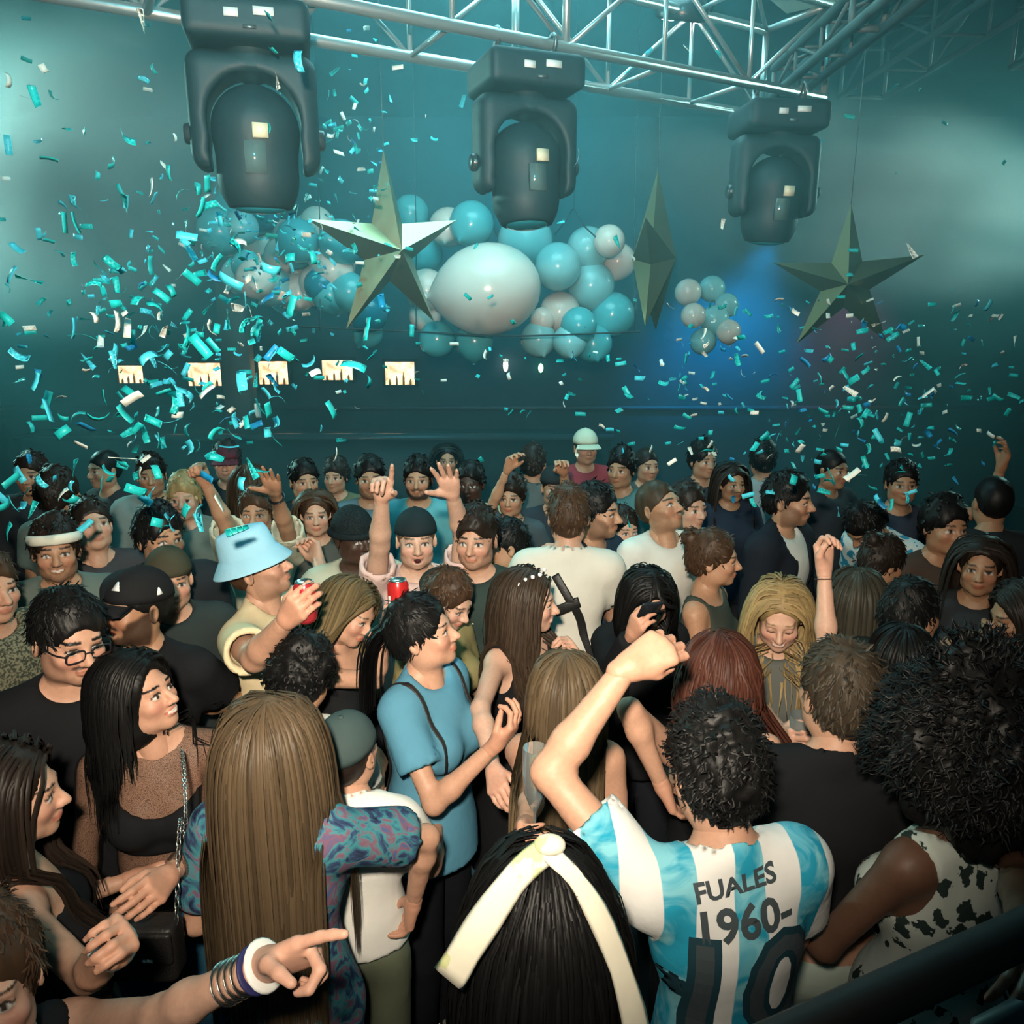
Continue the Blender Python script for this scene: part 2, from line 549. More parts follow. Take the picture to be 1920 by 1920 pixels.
def head_template(sex, mouth, h):
    """skull, face and ears in head space: neck joint at the origin, face towards -Y, 0.235 tall"""
    key = (sex, mouth, h)
    if key in _HEAD: return _HEAD[key]
    f = Field((-0.10, -0.135, -0.075), (0.10, 0.125, 0.245), h)
    w = 0.95 if sex == 'f' else 1.0
    f.ell((0, 0.012, 0.146), (0.074 * w, 0.094, 0.086), 0)
    f.ell((0, -0.030, 0.092), (0.060 * w, 0.062, 0.082), 0.03)
    f.ell((0, -0.018, 0.060), (0.054 * w, 0.058, 0.046), 0.03)
    f.ell((0, -0.066, 0.022), (0.024 * w, 0.020, 0.018), 0.03)
    for s in (-1, 1):
        f.ell((s * 0.040 * w, -0.016, 0.042), (0.022, 0.036, 0.026), 0.03)
        f.ell((s * 0.040 * w, -0.064, 0.086), (0.022, 0.020, 0.018), 0.025)
    f.cone((-0.034, -0.080, 0.131), (0.034, -0.080, 0.131), 0.010, 0.010, 0.022)
    for s in (-1, 1):
        f.ell((s * 0.031 * w, -0.102, 0.111), (0.019, 0.018, 0.012), 0.014, 's')
        f.ell((s * 0.031 * w, -0.0775, 0.111), (0.0150, 0.0135, 0.0115), 0.004)
    nr = 0.88 if sex == 'f' else 1.0
    f.cone((0, -0.087, 0.122), (0, -0.112, 0.083), 0.0075 * nr, 0.0125 * nr, 0.012)
    for s in (-1, 1):
        f.ell((s * 0.0125 * nr, -0.099, 0.079), (0.009, 0.010, 0.008), 0.008)
    if mouth == 'open':
        f.ell((0, -0.092, 0.058), (0.022, 0.010, 0.006), 0.008)
        f.ell((0, -0.086, 0.033), (0.021, 0.010, 0.007), 0.008)
        f.ell((0, -0.096, 0.046), (0.017, 0.022, 0.010), 0.004, 's')
    else:
        f.ell((0, -0.0895, 0.0565), (0.023, 0.010, 0.0062), 0.006)
        f.ell((0, -0.0885, 0.0465), (0.021, 0.010, 0.0068), 0.006)
        f.cone((-0.022, -0.100, 0.0518), (0.022, -0.100, 0.0518), 0.0022, 0.0022, 0.004, 's')
    R = rz(0.3)
    for s in (-1, 1):
        f.ell((s * 0.078 * w, 0.012, 0.104), (0.009, 0.020, 0.031), 0.008, R=rz(s * 0.35))
        f.ell((s * 0.086 * w, 0.008, 0.106), (0.006, 0.011, 0.018), 0.004, 's', R=rz(s * 0.35))
    f.cone((0, 0.012, 0.07), (0, 0.020, -0.06), 0.050 * w, 0.050 * w, 0.03)
    V, Q = f.mesh()
    x, y, z = V.T
    ax = np.abs(x)
    front = y < -0.06
    m = {}
    m['lips'] = front & (((x / 0.026) ** 2 + ((z - 0.0515) / (0.0165 if mouth == 'open' else 0.0105)) ** 2) < 1)
    m['in'] = front & (((x / 0.018) ** 2 + ((z - 0.046) / 0.010) ** 2) < 1) if mouth == 'open' else np.zeros(len(V), bool)
    if mouth == 'smile':
        zz = z - 0.0515 - 5.0 * x * x
        m['lips'] = front & (ax < 0.027) & (np.abs(zz) < 0.0095 * (1 - (ax / 0.030) ** 2) + 0.001)
        m['teeth'] = front & (ax < 0.021) & (np.abs(zz - 0.0005) < 0.0042)
    elif mouth == 'open':
        m['teeth'] = m['in'] & (z > 0.050)
    else:
        m['teeth'] = np.zeros(len(V), bool)
    bz = z - 0.1345 - 0.004 * np.cos((ax - 0.033) / 0.02)
    m['brow'] = front & (ax > 0.013) & (ax < 0.052) & (np.abs(bz) < (0.0042 if sex == 'm' else 0.0028))
    ex = (ax - 0.031 * w) / 0.0155; ez = (z - 0.111) / 0.0072
    m['eye'] = front & ((ex ** 2 + ez ** 2) < 1)
    m['lash'] = front & ((ex ** 2 + ((z - 0.1135) / 0.0085) ** 2) < 1.1) & ~(((ax - 0.031 * w) / 0.0150) ** 2 + ((z - 0.1095) / 0.0068) ** 2 < 1)
    m['iris'] = front & (((ax - 0.031 * w) ** 2 + (z - 0.111) ** 2) < 0.0062 ** 2)
    m['lid'] = front & ((ex ** 2 + ((z - 0.104) / 0.004) ** 2) < 1)
    m['nostril'] = front & (np.abs(ax - 0.0085) < 0.005) & (z < 0.0765) & (z > 0.070) & (y < -0.092)
    ss = lambda v, lo, hi: np.clip((v - lo) / (hi - lo), 0, 1)
    mous = (y < -0.06) * ss(0.036 - ax, 0, 0.008) * ss(z, 0.057, 0.061) * ss(0.072 - z, 0, 0.004)
    top_line = 0.040 + 1.55 * np.clip(ax - 0.030, 0, 0.05) + 0.25 * np.clip(y + 0.06, 0, 0.06)
    jawl = ss(top_line + 0.004 * np.sin(ax * 300) - z, 0, 0.012) * ss(0.020 - y, 0, 0.012) * ss(z, -0.010, 0.0)
    w_ = np.maximum(mous, jawl) * (1 - m['lips'])
    m['beard'] = w_
    m['mous'] = mous * (1 - m['lips'])
    _HEAD[key] = (V, Q, m)
    return _HEAD[key]


def head_colors(key, skin, P):
    V, Q, m = _HEAD[key]
    c = np.tile(np.array(skin, float), (len(V), 1))
    x, y, z = V.T
    warm = np.exp(-(((np.abs(x) - 0.040) / 0.022) ** 2 + ((z - 0.080) / 0.022) ** 2)) * (y < -0.03)
    c = c * (1 - 0.18 * warm[:, None] * np.array([0, 1, 0.8]))
    bc = np.array(P.get('beardcol', P['haircol'])) * 1.1
    if P.get('beard'):
        k = (P['beard'] * m['beard'])[:, None]
        c = c * (1 - k) + bc * k
    if P.get('mous'):
        k = (0.8 * m['mous'])[:, None]
        c = c * (1 - k) + bc * k
    c[m['lips']] = np.array(skin) * (np.array([0.88, 0.55, 0.55]) if key[0] == 'f' else np.array([0.86, 0.66, 0.64]))
    c[m['in']] = (0.06, 0.015, 0.015)
    c[m['teeth']] = (0.75, 0.72, 0.65)
    c[m['brow']] = np.array(P.get('browcol', np.array(P['haircol']) * 0.8))
    if P.get('eyes', 'open') == 'open':
        c[m['eye']] = (0.62, 0.58, 0.54)
        c[m['iris']] = (0.03, 0.018, 0.012)
        c[m['lash'] & ~m['iris']] = (0.03, 0.02, 0.015)
    else:
        c[m['lid']] = np.array(skin) * 0.18
        sh = m['eye'] & ~m['lid']
        c[sh] = np.array(skin) * 0.8
    c[m['nostril']] = np.array(skin) * 0.25
    return c


# ------------------------------------------------------------------ hands
_HAND = {}
HPOSE = {   # finger bends (index, middle, ring, little), spread, thumb bend, thumb out
    'open': ((0.10, 0.06, 0.08, 0.12), 0.16, 0.15, 0.95),
    'relax': ((0.45, 0.55, 0.62, 0.65), 0.05, 0.35, 0.55),
    'fist': ((1.45, 1.5, 1.5, 1.5), 0.0, 0.85, 0.25),
    'loose': ((0.95, 1.05, 1.10, 1.0), 0.03, 0.55, 0.40),
    'point': ((0.10, 1.25, 1.40, 1.45), 0.03, 0.55, 0.75),
    'grip': ((0.85, 0.85, 0.85, 0.85), 0.02, 0.45, 0.60),
    'pinch': ((0.85, 0.70, 0.55, 0.45), 0.06, 0.60, 0.45),
}


def hand_template(pose, h):
    key = (pose, h)
    if key in _HAND: return _HAND[key]
    bends, spread, tb, tout = HPOSE[pose]
    f = Field((-0.085, -0.125, -0.045), (0.110, 0.045, 0.205), h)
    base = [(0.030, 0.0, 0.090), (0.010, 0.0, 0.095), (-0.011, 0.0, 0.090), (-0.030, 0.0, 0.079)]
    lens = [(0.043, 0.026, 0.021), (0.047, 0.029, 0.022), (0.043, 0.027, 0.021), (0.034, 0.021, 0.019)]
    f.cone((0, 0, -0.012), (0, 0, 0.014), 0.0262, 0.026, 0.01)
    for (bx, by, bz) in base:
        f.cone((bx * 0.45, by, 0.014), (bx, by, bz), 0.0150, 0.0125, 0.016)
    f.ell((0, -0.004, 0.055), (0.036, 0.014, 0.042), 0.012)
    for i in range(4):
        p = np.array(base[i], float); ang = 0.0
        sx = (1.5 - i) * spread * 0.75
        rad = [0.0102, 0.0094, 0.0086, 0.0074] if i < 3 else [0.0088, 0.0081, 0.0075, 0.0066]
        for j in range(3):
            ang += bends[i] * (0.85, 1.0, 0.75)[j]
            d = np.array([math.sin(sx) * math.cos(ang), -math.sin(ang), math.cos(ang) * math.cos(sx)])
            q = p + d * lens[i][j]
            f.cone(p, q, rad[j], rad[j + 1], 0.004)
            p = q
    # thumb leaves the side of the palm near its base
    p = np.array([0.024, -0.006, 0.026])
    d = nrm([math.sin(tout) * 0.95, -0.35 - 0.2 * tb, math.cos(tout)])
    f.cone((0.010, -0.004, 0.018), p + d * 0.030, 0.017, 0.0145, 0.014)
    p = p + d * 0.036
    for j, (ln, r0, r1) in enumerate([(0.032, 0.0125, 0.0108), (0.027, 0.0108, 0.0085)]):
        d = nrm(d + np.array([-0.75 * tb, -0.45 * tb, 0.15]))
        q = p + d * ln
        f.cone(p, q, r0, r1, 0.005)
        p = q
    V, Q = f.mesh()
    _HAND[key] = (V, Q)
    return _HAND[key]


# ------------------------------------------------------------------ hair
_CAP = {}


def hair_cap(style, h=0.006):
    """closed hair mass in head space"""
    key = (style, h)
    if key in _CAP: return _CAP[key]
    st = dict(side=0.006, top=0.018, back=0.012, front=0.0, low=0.10, slope=0.75, noise=0.003, nf=90, fwd=0.0, face=(0.066, 0.085, 0.098))
    st.update({
        'buzz': dict(side=0.004, top=0.007, back=0.005, noise=0.0012, nf=200),
        'short': {},
        'thick': dict(side=0.012, top=0.030, back=0.018, noise=0.005, nf=70),
        'quiff': dict(side=0.005, top=0.030, back=0.010, noise=0.004, nf=80, fwd=0.02),
        'curly': dict(side=0.007, top=0.024, back=0.013, noise=0.006, nf=150),
        'mop': dict(side=0.028, top=0.034, back=0.034, noise=0.010, nf=75, low=0.075),
        'cap': dict(side=0.008, top=0.008, back=0.012, noise=0.002, nf=70, low=0.06, slope=0.6, face=(0.074, 0.100, 0.116)),
        'bob': dict(side=0.022, top=0.018, back=0.026, noise=0.003, nf=60, low=-0.02, slope=0.2, face=(0.078, 0.105, 0.116)),
        'bun': dict(side=0.009, top=0.014, back=0.016, noise=0.003, nf=80, low=0.085),
        'afro': dict(side=0.10, top=0.10, back=0.11, noise=0.016, nf=55, low=0.02, slope=0.6, face=(0.075, 0.11, 0.11)),
    }.get(style, {}))
    e = 0.02 + max(st['top'], st['side'], st['back'])
    f = Field((-0.08 - e, -0.115 - e, -0.12), (0.08 + e, 0.115 + e, 0.235 + e), h if style != 'afro' else h * 1.6)
    f.ell((0, 0.014, 0.146), (0.0755 + st['side'], 0.096 + st['back'] * 0.5, 0.088 + st['top'] * 0.4), 0)
    f.ell((0, 0.010 - st['fwd'], 0.160 + st['top'] * 0.35), (0.066 + st['side'], 0.088 + st['fwd'], 0.075 + st['top'] * 0.7), 0.02)
    f.ell((0, 0.045, 0.12), (0.066 + st['side'], 0.062 + st['back'], 0.075 + st['back']), 0.02)
    if style == 'bob':
        f.ell((0, 0.035, 0.05), (0.092, 0.088, 0.10), 0.03)
    if style == 'bun':
        f.ell((0, 0.10, 0.20), (0.045, 0.042, 0.042), 0.01)
    fx, fy, fz = st['face']
    f.ell((0, -0.118, 0.072), (fx, fy, fz + 0.005), 0.012, 's')
    lo, slp = st['low'], st['slope']
    f.cut(lambda X, Y, Z: -(Z - lo + slp * np.maximum(Y + 0.01, -0.02)) * 0.8, 0.012)
    V, Q = f.mesh()
    N = vnormals(V, Q)
    V = V + N * (snoise(V * np.array([1, 1, 0.7]), st['nf']) * st['noise'])[:, None]
    if style not in ('curly', 'mop', 'afro', 'buzz'):
        phi = np.arctan2(V[:, 0], V[:, 1] - 0.05) + 0.25 * snoise(V, 30)
        V = V + N * (np.sin(phi * 46) * 0.0011)[:, None]
    if style in ('curly', 'mop', 'afro'):
        V = V + N * (snoise(V + 5, st['nf'] * 2.3) * st['noise'] * 0.5)[:, None]
    _CAP[key] = (V, Q)
    return _CAP[key]


def strand_geo(P, w, nrmc, flat=0.45):
    """P: (n,steps,3) strands -> tapered 4-sided ribbons"""
    n, s, _ = P.shape
    T = np.gradient(P, axis=1)
    T /= np.linalg.norm(T, axis=2, keepdims=True) + 1e-9
    O = P - nrmc
    B = np.cross(T, O); B /= np.linalg.norm(B, axis=2, keepdims=True) + 1e-9
    A = np.cross(B, T)
    tp = np.interp(np.linspace(0, 1, s), [0, 0.15, 0.7, 1.0], [0.7, 1.0, 0.9, 0.15])[None, :, None]
    W = np.asarray(w).reshape(-1, 1, 1) * tp
    V = np.stack([P + B * W - A * W * 0.2, P + A * W * flat, P - B * W - A * W * 0.2], 2)      # n,s,3,3
    idx = np.arange(n * s * 3).reshape(n, s, 3)
    a = idx[:, :-1]; b = idx[:, 1:]
    Q = np.stack([a[:, :, :2], b[:, :, :2], b[:, :, 1:], a[:, :, 1:]], -1).reshape(-1, 4)
    return V.reshape(-1, 3), Q


def long_hair(HM, HO, colliders, n, length, w, rng, wave=0.0, wind=None, part=0.0, steps=18, vol=0.012, hairfront=-0.12):
    """strands that leave the scalp, follow the skull and hang over the shoulders (person space)"""
    d = rng.normal(size=(n * 4, 3)); d /= np.linalg.norm(d, axis=1, keepdims=True)
    c0 = np.array([0, 0.014, 0.146]); r0 = np.array([0.078, 0.097, 0.088])
    keep = (d[:, 2] > -0.25) & ~((d[:, 1] < -0.35) & (d[:, 2] < 0.52)) & ~((d[:, 1] < -0.1) & (d[:, 2] < 0.1))
    d = d[keep][:n]; n = len(d)
    lay = vol * rng.uniform(0.15, 1.0, n) + 0.004
    p = c0 + d * (r0 + lay[:, None])
    side = np.where(d[:, 0] >= part, 1.0, -1.0)
    fr = d[:, 1] < -0.15
    v = np.stack([np.where(fr, side * 0.9, d[:, 0] * 1.1), np.where(fr, 0.45, 0.5 * np.maximum(d[:, 1], 0) + 0.15), np.where(fr, -0.15, -0.35)], 1)
    kc = ((d[:, 1] < 0.05) | (np.abs(d[:, 0]) > 0.75))
    HMi = HM.T
    bsign = np.where((HM @ d.T)[1] > hairfront, 1.0, -1.0)
    g = np.array([0, 0, -1.0]) if wind is None else nrm(wind)
    gl = HMi @ g
    ds = length / (steps - 1) * rng.uniform(0.82, 1.08, (n, 1))
    out = [p.copy()]
    ph = rng.uniform(0, 6.28, n)
    for s in range(steps - 1):
        t = s / (steps - 1)
        nn = (p - c0) / r0 ** 2; nn /= np.linalg.norm(nn, axis=1, keepdims=True)
        inside = (((p - c0) / (r0 + 0.03)) ** 2).sum(1) < 1
        v = v * 0.72 + gl * (0.32 + 0.5 * (~inside)[:, None])
        v = np.where(inside[:, None], v - nn * np.minimum((v * nn).sum(1, keepdims=True), 0) - nn * np.maximum((v * nn).sum(1, keepdims=True), 0) * 0.6, v)
        v /= np.linalg.norm(v, axis=1, keepdims=True) + 1e-9
        q = p + v * ds
        if wave:
            q[:, 0] += wave * np.cos(ph + s * 1.1) * (t > 0.25); q[:, 1] += wave * np.sin(ph * 1.7 + s * 1.1) * (t > 0.25)
        k = np.sqrt((((q - c0) / (r0 + lay[:, None])) ** 2).sum(1))
        q = np.where((k < 1)[:, None], c0 + (q - c0) / k[:, None], q)
        lim = np.interp(q[:, 2], [0.0, 0.12, 0.16, 0.19], [0.070, 0.076, 0.066, 0.02]) + lay * 0.6
        push = (q[:, 1] < -0.015) & (np.abs(q[:, 0]) < lim) & (q[:, 2] < 0.19) & (q[:, 2] > -0.09)
        q[:, 0] = np.where(push, side * lim, q[:, 0])
        q[:, 1] = np.where((q[:, 1] < -0.055) & (q[:, 2] < 0.17) & (q[:, 2] > -0.05), q[:, 1] * 0.6 - 0.055 * 0.4, q[:, 1])
        # bodies in person space
        W = (HM @ q.T).T + HO
        for (cc, cr) in colliders:
            rr = cr + lay[:, None] * 0.7
            e = (W - cc) / rr
            hit = (e ** 2).sum(1) < 1
            yy = cc[1] + bsign * rr[:, 1] * np.sqrt(np.maximum(1 - e[:, 0] ** 2 - e[:, 2] ** 2, 0))
            W[:, 1] = np.where(hit, yy, W[:, 1])
        q = (HMi @ (W - HO).T).T
        v = (q - p); v /= np.linalg.norm(v, axis=1, keepdims=True) + 1e-9
        p = q
        out.append(p.copy())
    P = np.stack(out, 1)
    V, Q = strand_geo(P, w * rng.uniform(0.6, 1.2, n), c0 + np.array([0, 0.0, -0.02]))
    return V, Q, n, steps * 3


def tufts(n, length, w, rng, curl=0.0, spread=1.0, cap='short', vol=0.0):
    """short locks laid over a hair cap, in head space"""
    Vc, Qc = hair_cap(cap)
    N = vnormals(Vc, Qc)
    i = rng.integers(0, len(Vc), n)
    p = Vc[i]; nn = N[i]
    ok = (p[:, 2] > 0.07) & ~((p[:, 1] < -0.050) & (p[:, 2] < 0.208) & (vol < 0.3)); p, nn = p[ok], nn[ok]; n = len(p)
    crown = np.array([0, 0.05, 0.24])
    fl = p - crown; fl -= nn * (fl * nn).sum(1, keepdims=True); fl /= np.linalg.norm(fl, axis=1, keepdims=True) + 1e-9
    fl = fl + rng.normal(size=(n, 3)) * 0.35
    v = fl * 0.8 + nn * (0.35 + vol)
    out = [p - nn * (0.004 if vol > 0 else -0.0005)]
    st = 5
    ax = np.cross(nn, fl); ph = rng.uniform(0, 6.28, n)
    for s in range(st - 1):
        q = out[-1] + v / (np.linalg.norm(v, axis=1, keepdims=True) + 1e-9) * (length / st) * spread
        if curl:
            q = q + curl * (ax * np.cos(ph + s * 1.9)[:, None] + nn * np.sin(ph + s * 1.9)[:, None])
        v = v - nn * (0.22 if vol > 0 else 0.06)
        out.append(q)
    P = np.stack(out, 1)
    V, Q = strand_geo(P, w * rng.uniform(0.6, 1.2, n), np.array([0, 0.01, 0.13]))
    return V, Q, n, st * 3


# ------------------------------------------------------------------ people
SHOE = {}


def shoe_mesh(mat):
    if mat.name in SHOE: return SHOE[mat.name]
    f = Field((-0.05, -0.20, -0.002), (0.05, 0.09, 0.11), 0.010)
    f.ell((0, -0.10, 0.035), (0.043, 0.085, 0.040), 0)
    f.ell((0, 0.01, 0.045), (0.036, 0.060, 0.050), 0.03)
    f.cone((0, 0.02, 0.05), (0, 0.02, 0.10), 0.042, 0.042, 0.02)
    f.cut(lambda X, Y, Z: -Z + 0.002)
    V, Q = f.mesh()
    SHOE[mat.name] = mesh_np('shoe', V, Q, mat)
    return SHOE[mat.name]


ARM = {   # preset directions for the person's left side (x is mirrored for the right)
    'down': ((0.20, 0.02, -1), (0.06, -0.28, -1)),
    'back': ((0.22, 0.25, -1), (0.02, -0.05, -1)),
    'bent': ((0.28, -0.05, -1), (-0.30, -1, 0.10)),
    'chest': ((0.20, -0.25, -0.95), (-0.55, -0.65, 0.60)),
    'hold': ((0.25, -0.15, -1), (-0.15, -0.80, 0.75)),
    'front': ((0.15, -0.45, -0.9), (-0.25, -0.9, -0.05)),
    'up': ((0.45, -0.25, 0.85), (0.0, -0.20, 1)),
    'wave': ((0.75, -0.25, 0.35), (0.05, -0.25, 1)),
}
PEOPLE = {}


def solve_ray(S, px, py, L, near):
    u = nrm(ray(px, py))
    w = S - CAM
    b = u @ w
    disc = b * b - (w @ w - L * L)
    if disc < 0:
        q = CAM + u * b
        return S + nrm(q - S) * L
    return CAM + u * (b - math.sqrt(disc) if near else b + math.sqrt(disc))


SKINS = dict(light=(0.56, 0.31, 0.21), fair=(0.62, 0.37, 0.27), tan=(0.47, 0.25, 0.15), olive=(0.40, 0.21, 0.12), brown=(0.20, 0.095, 0.055), dark=(0.060, 0.030, 0.020))
HAIRC = dict(black=(0.006, 0.006, 0.006), dark=(0.018, 0.012, 0.009), brown=(0.055, 0.030, 0.017), lbrown=(0.13, 0.082, 0.045), blond=(0.30, 0.21, 0.095), red=(0.075, 0.026, 0.017), grey=(0.12, 0.11, 0.10))


def person(key, label, px, py, h, yaw=0, hy=0, hp=0, hr=0, sex='m', skin='light', hair='short', haircol='dark',
           top=('tee', (0.02, 0.02, 0.02)), legs=('trousers', (0.02, 0.022, 0.03)), L='down', R='down', lod=1, lean=0, slean=0,
           mouth='neutral', build=1.0, group='people dancing in the crowd', neck='round', shirtmat=None, hs=1.0, Lh='relax', Rh='relax', Lp=None, Rp=None,
           hem=None, hairlen=0.35, hairn=None, wave=0.0, wind=None, hairw=None, sleeve=None, locks=True, vol=0.012, legmat=None, **P):
    rng = np.random.default_rng(abs(hash_(key)))
    sc = h / 1.75
    hres = {0: 0.0130, 1: 0.0175, 2: 0.026}[lod]
    headres = P.get('headres') or {0: 0.0048, 1: 0.0060, 2: 0.0095}[lod]
    rel = (yaw + hy + math.degrees(math.atan((px - 960) / FPX)) + 180) % 360 - 180
    if abs(rel) > 118: headres = 0.0085
    handres = {0: 0.0044, 1: 0.0060, 2: 0.0095}[lod]
    fem = sex == 'f'
    skinc = np.array(SKINS[skin] if isinstance(skin, str) else skin)
    hc = np.array(HAIRC[haircol] if isinstance(haircol, str) else haircol)
    P['haircol'] = hc
    ya = math.radians(yaw); RZ = rz(ya)
    LN = ry(math.radians(slean)) @ rx(math.radians(lean))
    piv = np.array([0, 0, 0.95 * sc])

    def T(x, y, z):
        p = np.array([x, y, z]) * sc
        return piv + LN @ (p - piv) if p[2] > piv[2] else p
    HS = hs * sc * (0.97 if fem else 1.0) * 1.02
    HM = LN @ rz(math.radians(hy)) @ ry(math.radians(hr)) @ rx(math.radians(-hp))
    HO = T(0, -0.016, 1.505)
    hcen = HO + HM @ np.array([0, 0.0, 0.118]) * HS
    # place the person so that the head is where it belongs, feet on the floor
    cpos = at_z(px, py, hcen[2])
    root = cpos - RZ @ hcen
    root[2] = 0
    to_l = lambda w: RZ.T @ (np.asarray(w) - root)
    to_w = lambda l: RZ @ np.asarray(l) + root
    E = bpy.data.objects.new('person', None)
    E.empty_display_size = 0.1
    COL.objects.link(E)
    E.location = root
    E.rotation_euler = (0, 0, ya)
    E['label'] = label; E['category'] = 'person'; E['group'] = group
    # --- joints
    sw = (0.150 if fem else 0.172) * build
    J = {}
    for s, nm, spec in ((1, 'L', L), (-1, 'R', R)):
        S = T(s * sw, 0.005, 1.405)
        ua, fa = 0.285 * sc, 0.255 * sc
        if isinstance(spec, str):
            u, f = ARM[spec]
            jit = rng.normal(size=3) * 0.06
            el = S + LN @ nrm(np.array([u[0] * s, u[1], u[2]]) + jit) * ua
            wr = el + LN @ nrm(np.array([f[0] * s, f[1], f[2]]) + jit) * fa
        else:
            (ex, ey, en), (wx, wy, wn) = spec
            el = solve_ray(to_w(S), ex, ey, ua, en == 'n')
            wr = solve_ray(el, wx, wy, fa, wn == 'n')
            el, wr = to_l(el), to_l(wr)
        J[nm] = (S, el, wr)
    ar = (0.82 if fem else 1.0) * (0.5 + 0.5 * build) * sc
    tw = (0.90 if fem else 1.0) * build

    def torso(f, o, k=0.03, z0=None):
        f.ell(T(0, 0.005, 0.93), np.array([0.158 * (1.06 if fem else 1) * (0.4 + 0.6 * build), 0.115, 0.13]) * sc + o, k)
        f.ell(T(0, 0.0, 1.10), np.array([0.135 * tw, 0.100 * (0.3 + 0.7 * build), 0.17]) * sc + o, k * 1.6)
        f.ell(T(0, 0.0, 1.29), np.array([0.155 * tw, 0.108, 0.155]) * sc + o, k * 1.6, R=LN)
        f.cone(T(-sw * 0.80, 0.008, 1.405), T(sw * 0.80, 0.008, 1.405), 0.058 * sc * (0.9 if fem else 1) + o, 0.058 * sc * (0.9 if fem else 1) + o, k * 1.5)
        for s in (-1, 1):
            f.cone(T(s * sw * 0.75, 0.015, 1.425), T(0, 0.018, 1.475), 0.036 * sc + o, 0.046 * sc + o * 0.6, k)
            if fem:
                f.ell(T(s * 0.068, -0.085, 1.265), np.array([0.066, 0.060, 0.064]) * sc + o, 0.03)
    # --- body
    pts = np.array([J['L'][1], J['L'][2], J['R'][1], J['R'][2], J['L'][0], J['R'][0], T(0, 0, 1.5), (0.2, 0.2, 0.82 if legs[0] == 'trousers' else 0.0), (-0.2, -0.25, 0.82 if legs[0] == 'trousers' else 0.0), HO])
    f = Field(pts.min(0) - 0.07, pts.max(0) + 0.07, hres)
    torso(f, 0.0)
    f.cone(T(0, 0.014, 1.43), HO + HM @ np.array([0, 0.010, 0.055]) * HS, 0.056 * sc * (0.86 if fem else 1), 0.050 * sc * (0.90 if fem else 1), 0.025)
    for nm, s in (('L', 1), ('R', -1)):
        S, el, wr = J[nm]
        f.cone(S, el, 0.050 * ar, 0.038 * ar, 0.035)
        m = el + (wr - el) * 0.28
        f.cone(el, m, 0.038 * ar, 0.041 * ar, 0.02)
        f.cone(m, wr, 0.041 * ar, 0.0275 * ar, 0.02)
        if legs[0] == 'trousers': continue
        f.cone(T(s * 0.085, 0.005, 0.90), np.array([s * 0.095, -0.01, 0.50]) * sc, 0.085 * sc, 0.058 * sc, 0.03)
        f.cone(np.array([s * 0.095, -0.01, 0.50]) * sc, np.array([s * 0.10, 0.02, 0.09]) * sc, 0.056 * sc, 0.036 * sc, 0.02)
        f.cone(np.array([s * 0.10, 0.02, 0.06]) * sc, np.array([s * 0.115, -0.12, 0.035]) * sc, 0.036 * sc, 0.030 * sc, 0.02)
    V, Q = f.mesh()
    colV = np.tile(skinc, (len(V), 1)) * (1 + 0.05 * snoise(V, 14))[:, None]
    parts = [(V, Q)]; cols = [colV]
    hk = (sex, mouth, headres)
    Vh, Qh, _ = head_template(*hk)
    parts.append(((HM @ (Vh * HS).T).T + HO, Qh)); cols.append(head_colors(hk, skinc, P))
    hands = {}
    for nm, s, pose, pal in (('L', 1, Lh, Lp), ('R', -1, Rh, Rp)):
        S, el, wr = J[nm]
        z = nrm(wr - el)
        hb = None
        if isinstance(pal, tuple) and len(pal) == 2:
            pal, hb = pal
        if hb is not None:
            z = nrm(z + RZ.T @ np.array(hb, float))
        n = RZ.T @ np.array(pal, float) if pal is not None else np.array([-s * 0.8, 0.1, -0.5])
        n = nrm(n - z * (n @ z))
        y = -n; x = np.cross(y, z)
        Vt, Qt = hand_template(pose, handres if not isinstance(L if nm == 'L' else R, str) else max(handres, 0.0085))
        Vt = Vt.copy()
        if nm == 'L':
            Vt[:, 0] *= -1; Qt = Qt[:, ::-1]
        M = np.stack([x, y, z], 1)
        hsz = sc * (0.92 if fem else 1.04) * P.get('handscale', 1.0)
        Vw = (M @ (Vt * hsz).T).T + wr
        parts.append((Vw, Qt)); cols.append(np.tile(skinc * np.array([1.04, 0.96, 0.95]), (len(Vt), 1)))
        hands[nm] = (to_w(wr), RZ @ M, hsz)
    Vb, Qb = join_geo(parts)
    body = obj('body', mesh_np('body', Vb, Qb, SKIN_M, col=np.concatenate(cols)), E)
    # --- clothes
    def garment(kind, tm, neck, sleeve=None, hem=None, off=None, open_front=0.0, nmn=None):
        if off is None:
            off = {'jacket': 0.026, 'hoodie': 0.028, 'tee': 0.016, 'long': 0.016, 'blouse': 0.020, 'loose': 0.026, 'mesh': 0.0045}.get(kind, 0.009)
        slv = sleeve if sleeve is not None else {'tee': 0.62, 'loose': 0.75, 'long': 1.92, 'jacket': 1.92, 'hoodie': 1.95, 'blouse': 1.1, 'mesh': 1.9}.get(kind, 0.0)
        hemz = hem if hem is not None else {'crop': 1.10, 'bra': 1.16, 'dress': 0.55, 'tank': 0.86, 'mesh': 0.98}.get(kind, 0.84)
        lw = np.array([1, 1, sc])
        pts = np.array([J['L'][0], J['R'][0], T(0, 0.1, 1.5), T(0, -0.1, 1.2), T(0.2, 0, 1.2), T(-0.2, 0, 1.2), np.array([0.20, 0.16, hemz]) * lw, np.array([-0.20, -0.16, hemz]) * lw])
        if kind == 'dress': pts = np.concatenate([pts, [(0.27, 0.27, 0.6), (-0.27, -0.27, 0.6)]])
        if slv > 0:
            ends = []
            for nm in 'LR':
                S, el, wr = J[nm]
                ends += [el if slv > 0.9 else S + (el - S) * slv]
                if slv > 1: ends += [el + (wr - el) * (slv - 1)]
            pts = np.concatenate([pts, ends])
        f = Field(pts.min(0) - 0.08, pts.max(0) + 0.08, hres)
